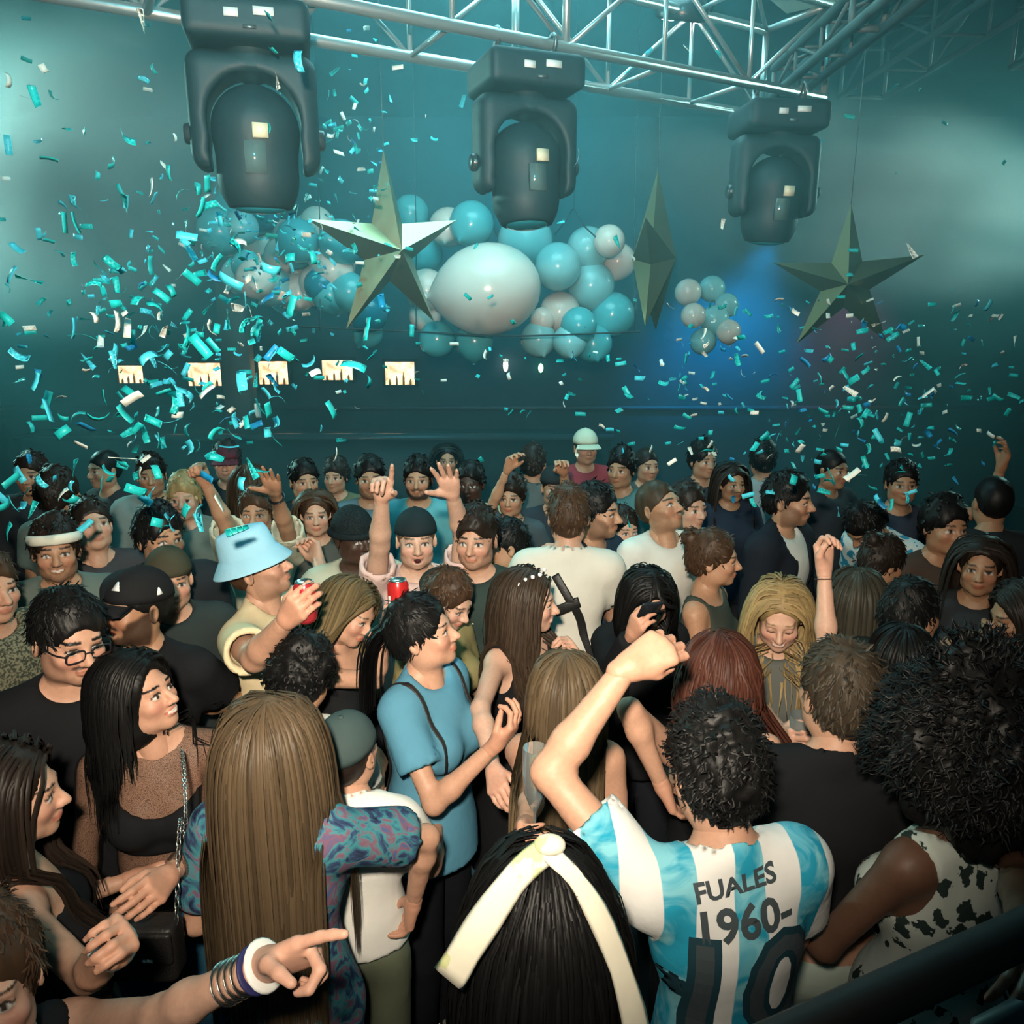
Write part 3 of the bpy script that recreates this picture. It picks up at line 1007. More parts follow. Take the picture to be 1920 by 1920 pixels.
        torso(f, off)
        if kind == 'dress':
            f.cone(T(0, 0.0, 0.98), np.array([0, 0, 0.5]) * sc, 0.17 * sc, 0.24 * sc, 0.04)
        elif kind not in ('bra', 'mesh'):
            f.cone(T(0, 0.0, 1.02), np.array([0, 0, 0.82]) * sc, 0.125 * sc * tw + off, 0.150 * sc + off, 0.06)
        if kind in ('tank', 'dress', 'bra'):
            for s in (-1, 1):      # open armholes
                f.ell(T(s * (sw + 0.045), 0.0, 1.38), np.array([0.085, 0.13, 0.115]) * sc, 0.015, 's')
        hz = hemz * sc
        f.cut(lambda X, Y, Z: hz - Z)
        nk = {'round': ((0, -0.030, 1.500), (0.078, 0.088, 0.062)), 'deep': ((0, -0.085, 1.47), (0.095, 0.110, 0.13)), 'high': ((0, 0.0, 1.53), (0.066, 0.075, 0.045)),
              'wide': ((0, -0.02, 1.50), (0.115, 0.11, 0.085)), 'scoop': ((0, -0.06, 1.48), (0.100, 0.13, 0.105)), 'bra': ((0, -0.02, 1.50), (0.150, 0.22, 0.232)), 'tube': ((0, 0, 1.50), (0.28, 0.25, 0.165))}[neck]
        f.ell(T(*nk[0]), np.array(nk[1]) * sc, 0.008, 's', R=LN)
        if slv > 0:
            tight = 0.0 if kind == 'mesh' else 1.0
            for nm in 'LR':
                S, el, wr = J[nm]
                if slv <= 1:
                    e_ = S + (el - S) * slv; d_ = nrm(el - S)
                    f.cone(S, e_, 0.052 * ar + off + 0.003, 0.049 * ar + off + 0.011, 0.03, flat=True)
                    if lod < 2:
                        f.cone(e_ - d_ * 0.035, e_ + d_ * 0.02, 0.047 * ar + off - 0.008, 0.047 * ar + off - 0.004, 0.004, 's')
                else:
                    f.cone(S, el, 0.052 * ar + off + 0.004 * tight, 0.042 * ar + off + 0.004 * tight, 0.03)
                    f.cone(el, el + (wr - el) * (slv - 1), 0.043 * ar + off + 0.004 * tight, 0.032 * ar + off, 0.02, flat=True)
        if open_front:
            of = open_front * sc
            f.cut(lambda X, Y, Z: np.minimum(of - np.abs(X) - 0.12 * (Z - 1.0 * sc), -0.03 - Y) + 0 * Z)
        Vs, Qs = f.mesh()
        Ns = vnormals(Vs, Qs)
        if lod < 2:
            k_ = 0.0045 if off > 0.012 else 0.0012
            Vs = Vs + Ns * (np.clip(snoise(Vs * np.array([1, 1, 0.55]), 24), -1.3, 1.3) * k_)[:, None]
        nmn = nmn or {'tee': 'tshirt', 'long': 'shirt', 'jacket': 'jacket', 'hoodie': 'hoodie', 'tank': 'tank_top', 'dress': 'dress', 'bra': 'bra_top', 'crop': 'crop_top', 'blouse': 'blouse', 'loose': 'shirt', 'mesh': 'mesh_top'}.get(kind, 'top')
        return obj(nmn, mesh_np(nmn, Vs, Qs, tm), E), Vs, Qs
    shirt, Vs, Qs = garment(top[0], shirtmat or cloth(top[1]), neck, sleeve, hem)
    for ex in P.get('extra', []):
        garment(**ex)
    # --- legs
    lm = legmat or cloth(legs[1])
    f = Field((-0.25 * sc, -0.17 * sc, 0.03 * sc), (0.25 * sc, 0.17 * sc, 1.10 * sc), {0: 0.024, 1: 0.032, 2: 0.036}[lod])
    f.ell(np.array([0, 0.005, 0.92]) * sc, np.array([0.165, 0.125, 0.115]) * sc, 0)
    lowz = {'trousers': 0.05, 'shorts': 0.48, 'skirt': 0.50}[legs[0]]
    for s in (-1, 1):
        if legs[0] == 'skirt':
            f.cone(np.array([0, 0, 0.88]) * sc, np.array([0, 0, 0.46]) * sc, 0.165 * sc, 0.20 * sc, 0.03)
        f.cone(np.array([s * 0.085, 0.005, 0.90]) * sc, np.array([s * 0.095, -0.01, 0.50]) * sc, 0.096 * sc, 0.074 * sc, 0.02)
        f.cone(np.array([s * 0.095, -0.01, 0.50]) * sc, np.array([s * 0.10, 0.015, 0.05]) * sc, 0.074 * sc, 0.058 * sc, 0.02)
    f.cut(lambda X, Y, Z: lowz * sc - Z)
    wz = P.get('waist', 0.99)
    f.cut(lambda X, Y, Z: Z - wz * sc)
    Vl, Ql = f.mesh()
    obj(legs[0], mesh_np(legs[0], Vl, Ql, lm), E)
    sm = simple('shoe_white', (0.5, 0.5, 0.48), 0.7) if rng.random() < 0.4 else simple('shoe_black', (0.02, 0.02, 0.02), 0.5)
    for s in (-1, 1):
        so = obj('shoe', shoe_mesh(sm), E, (s * 0.105 * sc, 0.01, 0))
        so.scale = (sc * 1.05, sc * 1.05, sc)
    # --- hair
    colliders = [(T(0, 0.0, 1.27), np.array([0.165 * tw, 0.125, 0.20]) * sc), (T(0, 0.005, 1.40), np.array([0.205 * build * (0.9 if fem else 1), 0.078, 0.070]) * sc), (T(0, 0.01, 1.48), np.array([0.062, 0.066, 0.08]) * sc)]
    for nm in 'LR':
        S_, el_, wr_p = J[nm]
        for t_ in (0.0, 0.3, 0.6, 0.95):
            colliders.append((S_ + (el_ - S_) * t_, np.ones(3) * (0.062 - 0.014 * t_) * ar))
    if fem: colliders.append((T(0, -0.075, 1.27), np.array([0.135, 0.085, 0.085]) * sc))
    colliders = [(c_, r_ + np.array([0.006, 0.016, 0.010])) for c_, r_ in colliders]
    if hair and hair != 'none':
        cap = {'long': 'cap', 'wavy': 'cap', 'pony': 'bun0'}.get(hair, hair)
        hp_, hcol = [], []
        Vc, Qc = hair_cap(cap, {0: 0.007, 1: 0.009, 2: 0.012}[lod])
        hp_.append((Vc, Qc)); hcol.append(np.tile(hc, (len(Vc), 1)) * (1 + 0.25 * snoise(Vc * np.array([3, 3, 0.6]), 60))[:, None])

        def add_str(V, Q, n, per, v=0.35, tip=1.25):
            hp_.append((V, Q))
            k = rng.uniform(1 - v, 1 + v, n)
            c = np.repeat(k, per)[:, None] * hc
            u = np.tile(np.repeat(np.linspace(0, 1, per // 3), 3), n)[:, None]
            hcol.append(c * (0.9 + (tip - 0.9) * u))
        if hair in ('long', 'wavy', 'bob'):
            nn = int((hairn or 420) * 1.35) if lod == 0 else {1: 320, 2: 140}[lod]
            wv = {0: 0.0046, 1: 0.0068, 2: 0.011}[lod]
            ln = hairlen + 0.16
            V, Q, n, per = long_hair(HM, HO / HS, [(c / HS, r / HS) for c, r in colliders], nn, ln, wv, rng, wave=wave or (0.004 if hair == 'wavy' else 0.0), wind=wind, vol=vol, hairfront=P.get('hairfront', -0.12), steps=15 if lod < 2 else 9)
            add_str(V, Q, n, per)
        elif hair == 'pony':
            P0 = np.array([0, 0.105, 0.15])
            base = np.tile(P0, (90, 1)) + rng.normal(size=(90, 3)) * 0.010
            out = [base]; v = np.tile(np.array([0, 1.0, 0.15]), (90, 1)) + rng.normal(size=(90, 3)) * 0.15
            g = HM.T @ np.array([0, 0, -1.0])
            for s in range(11):
                v = v * 0.75 + g * 0.38; v /= np.linalg.norm(v, axis=1, keepdims=True)
                q = out[-1] + v * (hairlen / 11)
                W = (HM @ (q * HS).T).T + HO
                for cc, cr in colliders:
                    kk = np.sqrt((((W - cc) / (cr + 0.012)) ** 2).sum(1))
                    W = np.where((kk < 1)[:, None], cc + (W - cc) / np.maximum(kk, 0.3)[:, None], W)
                out.append((HM.T @ (W - HO).T).T / HS)
            V, Q = strand_geo(np.stack(out, 1), 0.006 * rng.uniform(0.6, 1.2, 90), np.array([0, 0.0, 0.1]))
            add_str(V, Q, 90, 12 * 3)
            V, Q, n, per = tufts(700, 0.035, 0.0032, rng, 0, cap='bun0', vol=-0.22)
            add_str(V, Q, n, per)
        elif locks and hair in ('short', 'thick', 'quiff', 'curly', 'mop', 'bun', 'afro'):
            big = hair in ('curly', 'mop')
            if hair == 'afro':
                V, Q, n, per = tufts(4600, 0.060, 0.0026, rng, curl=0.009, cap='afro', vol=0.5)
            else:
                nt_ = {0: 1200, 1: 560, 2: 170}[lod]
                wt_ = {0: 0.0030, 1: 0.0048, 2: 0.0090}[lod]
                V, Q, n, per = tufts(nt_, 0.034 if big else 0.030, wt_, rng, curl=0.006 if big else 0.001, cap=hair, vol=0.2 if big else -0.22)
            add_str(V, Q, n, per, 0.5, 1.1)
        Vh2, Qh2 = join_geo(hp_)
        Vh2 = (HM @ (Vh2 * HS).T).T + HO
        obj('hair', mesh_np('hair', Vh2, Qh2, HAIR_M, col=np.clip(np.concatenate(hcol), 0.002, 1)), E)
    PEOPLE[key] = dict(E=E, root=root, RZ=RZ, HM=HM, HO=HO, HS=HS, J=J, T=T, to_w=to_w, to_l=to_l, hands=hands, shirt=shirt, body=body, sc=sc, Vs=Vs, Qs=Qs, Vb=Vb, Qb=Qb, ar=ar)
    return PEOPLE[key]


def hash_(s):
    r = 5381
    for ch in s: r = (r * 33 + ord(ch)) % 1000003
    return r




# ------------------------------------------------------------------ worn things (children of a person)
def to_head(p, V):
    return (p['HM'] @ (np.asarray(V) * p['HS']).T).T + p['HO']


def wear(p, name, V, Q, mat, head=True, smooth=True, label=None, parent=None):
    if head: V = to_head(p, V)
    return obj(name, mesh_np(name, V, Q, mat, smooth), parent or p['E'], label=label)


def dome_geo(rx_, ry_, rz_, c, low, t=0.0, n=28, m=9):
    """upper shell of an ellipsoid, closed below by its rim folded in"""
    V, Q = [], []
    prof = [(math.sin(a), math.cos(a)) for a in np.linspace(0.02, math.acos(low), m)]
    prof += [(prof[-1][0] * 0.93, prof[-1][1]), (prof[-1][0] * 0.90, prof[-1][1] + 0.12)]
    V, Q = lathe_geo(prof, n)
    V = V * np.array([rx_, ry_, rz_]) + np.array(c)
    return V, Q


def baseball_cap(p, color, back=False, logo=None, brim=True, turn=0.0, size=1.0):
    m = cloth(color, rough=0.8)
    V, Q = dome_geo(0.089 * size, 0.109 * size, 0.100, (0, 0.010, 0.150), -0.02)
    e = wear(p, 'cap', V, Q, m)
    R = rz(math.pi + turn if back else turn)
    if brim:
        # curved peak, 7 mm thick
        top, n, k = [], 13, 5
        for i in range(k):
            r = i / (k - 1)
            for j in range(n):
                a = (j / (n - 1) - 0.5) * 2.1
                x = math.sin(a) * (0.088 + 0.012 * r)
                y = -math.cos(a) * 0.106 - r * 0.070 * math.cos(a * 0.75)
                top.append((x, y, 0.150 - 0.35 * x * x / 0.09 * 0.09 * 3.0 - 0.020 * r))
        top = np.array(top)
        V = np.concatenate([top, top - np.array([0, 0, 0.006])])
        Q = []
        N = k * n
        for i in range(k - 1):
            for j in range(n - 1):
                a = i * n + j
                Q.append((a, a + n, a + n + 1, a + 1)); Q.append((N + a, N + a + 1, N + a + n + 1, N + a + n))
        for j in range(n - 1):
            a = (k - 1) * n + j
            Q.append((a, N + a, N + a + 1, a + 1))
        for i in range(k - 1):
            for jj, fl in ((0, 0), (n - 1, 1)):
                a = i * n + jj
                q = (a, N + a, N + a + n, a + n)
                Q.append(q if fl else q[::-1])
        V = (R @ V.T).T
        obj('peak', mesh_np('peak', to_head(p, V), np.array(Q), m), e)
    V, Q = lathe_geo([(0.001, 0.254), (0.008, 0.253), (0.009, 0.248), (0.004, 0.246)], 10)
    obj('button', mesh_np('button', to_head(p, V + np.array([0, 0.01, 0])), Q, m), e)
    return e


def beanie(p, color):
    m = cloth(color, pattern='knit', color2=tuple(c * 0.6 for c in color))
    V, Q = dome_geo(0.090, 0.110, 0.112, (0, 0.012, 0.148), -0.15)
    e = wear(p, 'beanie', V, Q, m)
    th = np.linspace(0, 2 * math.pi, 28, endpoint=False)
    P = np.stack([0.090 * np.cos(th), 0.012 + 0.110 * np.sin(th), 0.138 + 0 * th], 1)
    V, Q = tube_geo(P, 0.016, 8, closed=True, up=(0, 0, 1))
    obj('cuff', mesh_np('cuff', to_head(p, V), Q, m), e)
    return e


def head_ring(p, name, mat, z, r, h, tilt=0.0, wide=1.0):
    th = np.linspace(0, 2 * math.pi, 30, endpoint=False)
    P = np.stack([0.088 * wide * np.cos(th), 0.010 + 0.108 * wide * np.sin(th), z + tilt * np.sin(th)], 1)
    V, Q = tube_geo(P, r, 8, closed=True, flat=h)
    return wear(p, name, V, Q, mat)


def glasses(p, mat):
    geo = []
    for s in (-1, 1):
        th = np.linspace(0, 2 * math.pi, 18, endpoint=False)
        sq = lambda v: np.sign(v) * np.abs(v) ** 0.55
        P = np.stack([s * 0.033 + 0.025 * sq(np.cos(th)), -0.106 + 0 * th, 0.107 + 0.0155 * sq(np.sin(th))], 1)
        geo.append(tube_geo(P, 0.0022, 6, closed=True, up=(0, 1, 0)))
        geo.append(tube_geo(smooth_path([(s * 0.057, -0.104, 0.113), (s * 0.074, -0.07, 0.114), (s * 0.082, 0.005, 0.118), (s * 0.082, 0.02, 0.105)], 10), 0.0018, 6))
    geo.append(tube_geo(smooth_path([(-0.010, -0.110, 0.112), (0, -0.114, 0.115), (0.010, -0.110, 0.112)], 5), 0.0018, 6))
    V, Q = join_geo(geo)
    e = wear(p, 'glasses', V, Q, mat)
    e['kind'] = 'part'
    return e


def wrist_band(p, arm, mat, t=0.10, w=0.008, name='wristband', r=1.18):
    S, el, wr = p['J'][arm]
    d = nrm(wr - el)
    c = wr - d * t * 0.25
    a = nrm(np.cross(d, [0.3, 0.2, 1])); b = np.cross(d, a)
    th = np.linspace(0, 2 * math.pi, 20, endpoint=False)
    rad = 0.030 * p['ar'] * r
    P = c + rad * (np.cos(th)[:, None] * a + np.sin(th)[:, None] * b)
    V, Q = tube_geo(P, w, 8, closed=True, up=d, flat=0.35)
    return obj(name, mesh_np(name, V, Q, mat), p['E'])


def bvh_of(V, Q):
    return BVHTree.FromPolygons([tuple(v) for v in V], [tuple(int(i) for i in q) for q in Q])


def wrap_strap(p, name, pts, mat, r=0.008, flat=0.35, off=0.004, n=36, parent=None):
    """strap laid on the shirt: rough points in person space (before scale), pulled to the surface"""
    bv = bvh_of(p['Vs'], p['Qs'])
    P = smooth_path([p['T'](*q) for q in pts], n)
    out = []
    for q in P:
        loc, no, i, d = bv.find_nearest(Vector(q))
        out.append(np.array(loc) + np.array(no) * off)
    out = np.array(out)
    for _ in range(2):
        out[1:-1] = (out[:-2] + 2 * out[1:-1] + out[2:]) / 4
    V, Q = tube_geo(out, r, 8, flat=flat, up=(0, 1, 0.01))
    return obj(name, mesh_np(name, V, Q, mat), parent or p['E'])


def shirt_print(p, text, size, mat, center, width_dir=(1, 0, 0), up_dir=(0, 0, 1), cast=(0, 1, 0), name='print', off=0.003, shear=0.0, extrude_bold=0.0, rot=0.0):
    """lettering laid onto the shirt surface; center etc. in person space (1.75 m figure)"""
    cu = bpy.data.curves.new('text', 'FONT')
    cu.body = text; cu.size = size; cu.align_x = 'CENTER'; cu.align_y = 'CENTER'; cu.resolution_u = 3; cu.offset = extrude_bold
    to = bpy.data.objects.new('text_tmp', cu)
    COL.objects.link(to)
    dg = bpy.context.evaluated_depsgraph_get()
    me = bpy.data.meshes.new_from_object(to.evaluated_get(dg))
    bpy.data.objects.remove(to)
    import bmesh
    bm = bmesh.new(); bm.from_mesh(me)
    bmesh.ops.triangulate(bm, faces=bm.faces[:])
    for _ in range(3):
        long_e = [e for e in bm.edges if e.calc_length() > 0.018]
        if not long_e: break
        bmesh.ops.subdivide_edges(bm, edges=long_e, cuts=1)
        bmesh.ops.triangulate(bm, faces=bm.faces[:])
    W = nrm(width_dir); U = nrm(up_dir); Cc = np.array(p['T'](*center)); cs = nrm(cast)
    bv = bvh_of(p['Vs'], p['Qs'])
    cr, sr = math.cos(rot), math.sin(rot)
    for v in bm.verts:
        x, y = v.co.x + shear * v.co.y, v.co.y
        x, y = cr * x - sr * y, sr * x + cr * y
        q = Cc + W * x + U * y + cs * 0.35
        hit = bv.ray_cast(Vector(q), Vector(-cs))
        if hit[0] is None:
            hit = bv.find_nearest(Vector(q - cs * 0.35))
        v.co = hit[0] + hit[1] * off
    bm.to_mesh(me); bm.free()
    me.materials.clear(); me.materials.append(mat)
    return obj(name, me, p['shirt'])




# ================================================================== the room
m_floor = simple('floor_dark', (0.02, 0.022, 0.025), 0.4, bump=0.1, bscale=4, var=0.3)
m_wall = simple('wall_paint', (0.045, 0.10, 0.12), 0.85, bump=0.15, bscale=3, var=0.25)
m_ceil = simple('ceiling_paint', (0.03, 0.06, 0.07), 0.9, bump=0.15, bscale=3, var=0.25)


def struct(name, lo, hi, mat):
    V, Q = box_geo(lo, hi)
    return obj(name, mesh_np(name, V, Q, mat, False), kind='structure')


struct('floor', (-7, -1.6, -0.1), (7, 11.2, 0), m_floor)
struct('ceiling', (-7, -1.6, 5.0), (7, 11.2, 5.1), m_ceil)
struct('wall_back', (-7, 11.0, 0), (7, 11.2, 5.0), m_wall)
struct('wall_left', (-7.2, -1.6, 0), (-7, 11.2, 5.0), m_wall)
struct('wall_right', (7, -1.6, 0), (7.2, 11.2, 5.0), m_wall)
struct('trim_1', (-7, 10.94, 1.30), (7, 11.0, 1.36), simple('trim_dark', (0.05, 0.06, 0.07), 0.5))
# raised platform the picture is taken from
m_plat = simple('platform', (0.03, 0.03, 0.033), 0.7)
V, Q = box_geo((-3.2, -1.5, 0), (3.2, 0.42, 0.9))
obj('stage_platform', mesh_np('stage_platform', V, Q, m_plat, False), kind='structure')

# handrail at the platform edge
m_rail = simple('rail_wood', (0.016, 0.011, 0.010), 0.7, bump=0.1, bscale=30, var=0.3)
m_post = simple('rail_metal', (0.03, 0.034, 0.04), 0.4, 0.6)
hr = bpy.data.objects.new('handrail', None); COL.objects.link(hr)
a_ = at_z(1480, 1952, 1.66); b_ = at_z(1920, 1748, 1.66)
u_ = nrm(b_ - a_)
hr.location = (float(b_[0]), float(b_[1]), 0.0)
hr['label'] = 'dark wooden handrail slanting across the lower right corner'; hr['category'] = 'railing'
o_ = np.array(hr.location)
A0, B0 = a_ - u_ * 0.9 - o_, b_ + u_ * 1.2 - o_
V, Q = tube_geo([A0, B0], 0.030, 12)
V[:, 2] += 0
obj('top_rail', mesh_np('top_rail', V, Q, m_rail), hr)
for t in (0.62, 1.5):
    P = a_ + u_ * t - o_
    V, Q = tube_geo([(P[0], P[1], 0.0), (P[0], P[1], 1.65)], 0.020, 10)
    obj('post', mesh_np('post', V, Q, m_post), hr)
n_ = np.array([-u_[1], u_[0], 0])
V, Q = box_geo((0, -0.012, 0), (0.62, 0.012, 0.55))
R = np.stack([u_, n_, [0, 0, 1]], 1)
V = (R @ V.T).T + a_ + u_ * 0.36 - o_ + np.array([0, 0, -0.68])
obj('infill_panel', mesh_np('infill_panel', V, Q, simple('infill', (0.045, 0.055, 0.065), 0.4), False), hr)

# ================================================================== truss and stage lights
m_alu = simple('truss_aluminium', (0.62, 0.68, 0.68), 0.34, 0.75, bump=0.05, bscale=40)
m_alu_shaded = simple('truss_shaded', (0.13, 0.17, 0.175), 0.6, 0.3)  # aluminium with the dimness of the upper right corner put into its colour


def truss(name, label, A, B, size, side, n, mat, rc=0.024, rb=0.011, group=None):
    """box truss, A-B is the near lower chord; side = horizontal direction of the depth"""
    A = np.array(A, float); B = np.array(B, float)
    E = bpy.data.objects.new(name, None); COL.objects.link(E); E.location = A
    E['label'] = label; E['category'] = 'truss'
    if group: E['group'] = group
    s = nrm(side) * size; u = np.array([0, 0, size])
    offs = [np.zeros(3), s, u, s + u]
    for o in offs:
        V, Q = tube_geo([o, B - A + o], rc, 12)
        obj('chord', mesh_np('chord', V, Q, mat), E)
    for i in range(n + 1):
        c = (B - A) * i / n
        for p0, p1 in ((0, 2), (1, 3), (0, 1), (2, 3)):
            V, Q = tube_geo([c + offs[p0], c + offs[p1]], rb * (1.6 if i % 3 == 0 else 1), 8)
            obj('upright', mesh_np('upright', V, Q, mat), E)
        if i < n:
            c2 = (B - A) * (i + 1) / n
            for k_, (p0, p1) in enumerate(((0, 2), (1, 3), (2, 3))):
                q0, q1 = (p0, p1) if (i + k_) % 2 == 0 else (p1, p0)
                V, Q = tube_geo([c + offs[q0], c2 + offs[q1]], rb, 8)
                obj('diagonal', mesh_np('diagonal', V, Q, mat), E)
    return E


TA = np.array([0.053, 3.554, 3.59]); TB = np.array([1.326, 4.27, 3.59])
td = nrm(TB - TA); tn = np.array([-td[1], td[0], 0])
truss('lighting_truss', 'bright aluminium box truss running across the top of the picture', TA - td * 2.9, TB + td * 0.28, 0.42, tn, 9, m_alu)
truss('lighting_truss', 'dimmer aluminium truss running back to front at the upper right', (1.34, 4.50, 3.62), (1.34, 0.6, 3.62), 0.13, (1, 0, 0), 12, m_alu_shaded, 0.022, 0.008)
truss('lighting_truss', 'faint truss high in the upper right corner', (2.70, 7.2, 4.28), (2.70, 2.0, 4.28), 0.36, (1, 0, 0), 7, m_alu_shaded, 0.022, 0.010)
truss('lighting_truss', 'faint truss at the far right edge under the ceiling', (3.62, 6.4, 4.28), (3.62, 2.0, 4.28), 0.40, (1, 0, 0), 6, m_alu_shaded, 0.022, 0.010)

m_body = simple('fixture_body', (0.012, 0.034, 0.041), 0.6, bump=0.05, bscale=80)
m_dark = simple('fixture_dark', (0.03, 0.04, 0.045), 0.3)
m_lens = simple('fixture_lens', (0.02, 0.20, 0.26), 0.08, 0.0, spec=0.8)
m_tag = simple('white_tag', (0.85, 0.85, 0.80), 0.5)
m_rubber = simple('clamp_metal', (0.25, 0.28, 0.29), 0.4, 0.8)


def rbox(lo, hi, r, h=0.012):
    lo = np.array(lo, float); hi = np.array(hi, float); c = (lo + hi) / 2; b = (hi - lo) / 2 - r
    f = Field(lo, hi, h)
    X = f.ax[0][:, None, None] - c[0]; Y = f.ax[1][None, :, None] - c[1]; Z = f.ax[2][None, None, :] - c[2]
    qx, qy, qz = np.abs(X) - b[0], np.abs(Y) - b[1], np.abs(Z) - b[2]
    d = np.sqrt(np.maximum(qx, 0) ** 2 + np.maximum(qy, 0) ** 2 + np.maximum(qz, 0) ** 2) + np.minimum(np.maximum(np.maximum(qx, qy), qz), 0) - r
    f.D = d.astype(np.float32)
    return f


def moving_head(label, loc, yaw, tilt, s=1.0, head_yaw=0.0):
    """hanging moving-head lamp; origin under the truss chord"""
    E = bpy.data.objects.new('moving_head_light', None); COL.objects.link(E)
    E.location = loc; E.rotation_euler = (0, 0, yaw); E.scale = (s, s, s)
    E['label'] = label; E['category'] = 'stage light'; E['group'] = 'moving head lights under the truss'
    V, Q = rbox((-0.20, -0.17, -0.175), (0.20, 0.17, -0.045), 0.03).mesh()
    base = obj('base', mesh_np('base', V, Q, m_body), E)
    for x, w in ((-0.045, 0.022), (0.055, 0.032)):
        V, Q = box_geo((x - w, -0.175, -0.115 + x * 0.1), (x + w, -0.168, -0.090 + x * 0.1))
        obj('tag', mesh_np('tag', V, Q, m_tag, False), base)
    V, Q = box_geo((-0.012, -0.174, -0.150), (0.03, -0.168, -0.140)); obj('badge', mesh_np('badge', V, Q, m_rubber, False), base)
    for x in (-0.12, 0.12):
        V, Q = tube_geo([(x, 0, -0.05), (x, 0, 0.0)], 0.018, 8)
        cl = obj('clamp', mesh_np('clamp', V, Q, m_rubber), E)
        th = np.linspace(0, 2 * math.pi, 16, endpoint=False)
        V, Q = tube_geo(np.stack([x + 0 * th, 0.032 * np.cos(th), 0.030 + 0.032 * np.sin(th)], 1), 0.009, 6, closed=True, up=(1, 0, 0))
        obj('clamp_ring', mesh_np('clamp_ring', V, Q, m_rubber), cl)
    f = rbox((-0.215, -0.085, -0.56), (0.215, 0.085, -0.18), 0.055)
    f.cone((0, 0, -0.40), (0, 0, -0.75), 0.158, 0.158, 0.01, 's')
    f.cone((0, 0.3, -0.40), (0, -0.3, -0.40), 0.155, 0.155, 0.01, 's')
    f.cone((0, 0.3, -0.60), (0, -0.3, -0.60), 0.155, 0.155, 0.01, 's')
    f.cone((0, 0.3, -0.50), (0, -0.3, -0.50), 0.155, 0.155, 0.01, 's')
    f.cone((0, 0, -0.20), (0, 0, -0.15), 0.075, 0.075, 0.02)
    V, Q = f.mesh()
    obj('yoke', mesh_np('yoke', V, Q, m_body), E)
    R = rz(head_yaw) @ rx(tilt)
    f = Field((-0.16, -0.17, -0.31), (0.16, 0.17, 0.24), 0.011)
    f.ell((0, 0, 0.02), (0.142, 0.142, 0.135), 0)
    f.cone((0, 0, 0.02), (0, 0, -0.14), 0.140, 0.138, 0.03)
    f.cone((0, 0, -0.14), (0, 0, -0.24), 0.128, 0.100, 0.02, flat=True)
    f.cut(lambda X, Y, Z: -0.235 - Z)
    for k in range(6):
        f.cone((-0.13, -0.165 + 0.01, 0.10 - k * 0.022), (0.13, -0.165 + 0.01, 0.10 - k * 0.022), 0.012, 0.012, 0.004, 's')
    V, Q = f.mesh()
    hd = obj('lamp_head', mesh_np('lamp_head', (R @ V.T).T + (0, 0, -0.44), Q, m_body), E)
    V, Q = lathe_geo([(0.001, -0.252), (0.05, -0.250), (0.084, -0.242), (0.090, -0.232), (0.07, -0.22)], 24)
    obj('lens', mesh_np('lens', (R @ V.T).T + (0, 0, -0.44), Q, m_lens), hd)
    V, Q = box_geo((-0.050, -0.148, -0.13), (0.020, -0.128, -0.03))
    V2, Q2 = box_geo((-0.02, -0.158, -0.02), (0.03, -0.140, 0.025))
    obj('window', mesh_np('window', (R @ V.T).T + (0, 0, -0.44), Q, simple('fixture_window', (0.10, 0.16, 0.16), 0.15, spec=0.8), False), hd)
    obj('tag', mesh_np('tag', (R @ V2.T).T + (0, 0, -0.44), Q2, simple('cream_tag', (0.8, 0.72, 0.5), 0.4), False), hd)
    for sx in (-1, 1):
        V, Q = lathe_geo([(0.001, 0.235), (0.028, 0.235), (0.034, 0.228), (0.034, 0.20)], 14)
        V = V[:, [2, 1, 0]] * np.array([sx, 1, 1]); obj('pivot_cap', mesh_np('pivot_cap', V + (0, 0, -0.44), Q, m_dark), hd)
    return E


m1 = at(462, 20, 2.58); tpos = TA + td * ((m1 - TA) @ td)
for (px_, lab_, tl_, ya_) in ((462, 'largest moving head stage light, hanging nearest at the upper left', 0.06, 0.25), (985, 'middle moving head stage light under the bright truss', -0.10, 0.35), (1462, 'dark moving head stage light at the right end of the bright truss', 0.12, 0.10)):
    # point of the chord straight above that column of the picture
    k_ = (px_ - 960) / FPX
    # solve x = k * depth along the chord
    f0 = lambda t: (TA + td * t)
    best = min(np.linspace(-2.8, 1.8, 900), key=lambda t: abs(f0(t)[0] - k_ * ((f0(t) - CAM) @ FWD)))
    q_ = f0(best)
    moving_head(lab_, (q_[0], q_[1], 3.56), ya_, tl_, 1.0, 0.1)

# LED par can behind the truss
E = bpy.data.objects.new('led_par_light', None); COL.objects.link(E)
E.location = at(1278, 34, 4.1); E.rotation_euler = (0.35, 0.1, 0)
E['label'] = 'round LED par light with bright white diodes behind the truss'; E['category'] = 'stage light'
V, Q = lathe_geo([(0.001, 0.10), (0.09, 0.10), (0.125, 0.06), (0.135, 0.0), (0.125, -0.012), (0.118, 0.004), (0.001, 0.004)], 24)
hs_ = obj('housing', mesh_np('housing', V, Q, m_dark), E)
m_led = simple('led_diode', (0.9, 0.95, 0.95), 0.3, emit=(0.85, 1.0, 0.98), estr=14)
for k in range(13):
    r = 0 if k == 0 else (0.05 if k < 5 else 0.095); a = k * 2.4 if k < 5 else k * math.pi / 4
    V, Q = lathe_geo([(0.001, -0.016), (0.010, -0.012), (0.014, 0.0), (0.014, 0.006)], 8)
    obj('diode', mesh_np('diode', V + (r * math.cos(a), r * math.sin(a), 0.0), Q, m_led), hs_)
V, Q = tube_geo([(-0.14, 0, 0.03), (-0.15, 0, 0.16), (0, 0, 0.24), (0.15, 0, 0.16), (0.14, 0, 0.03)], 0.010, 8)
obj('bracket', mesh_np('bracket', V, Q, m_dark), E)

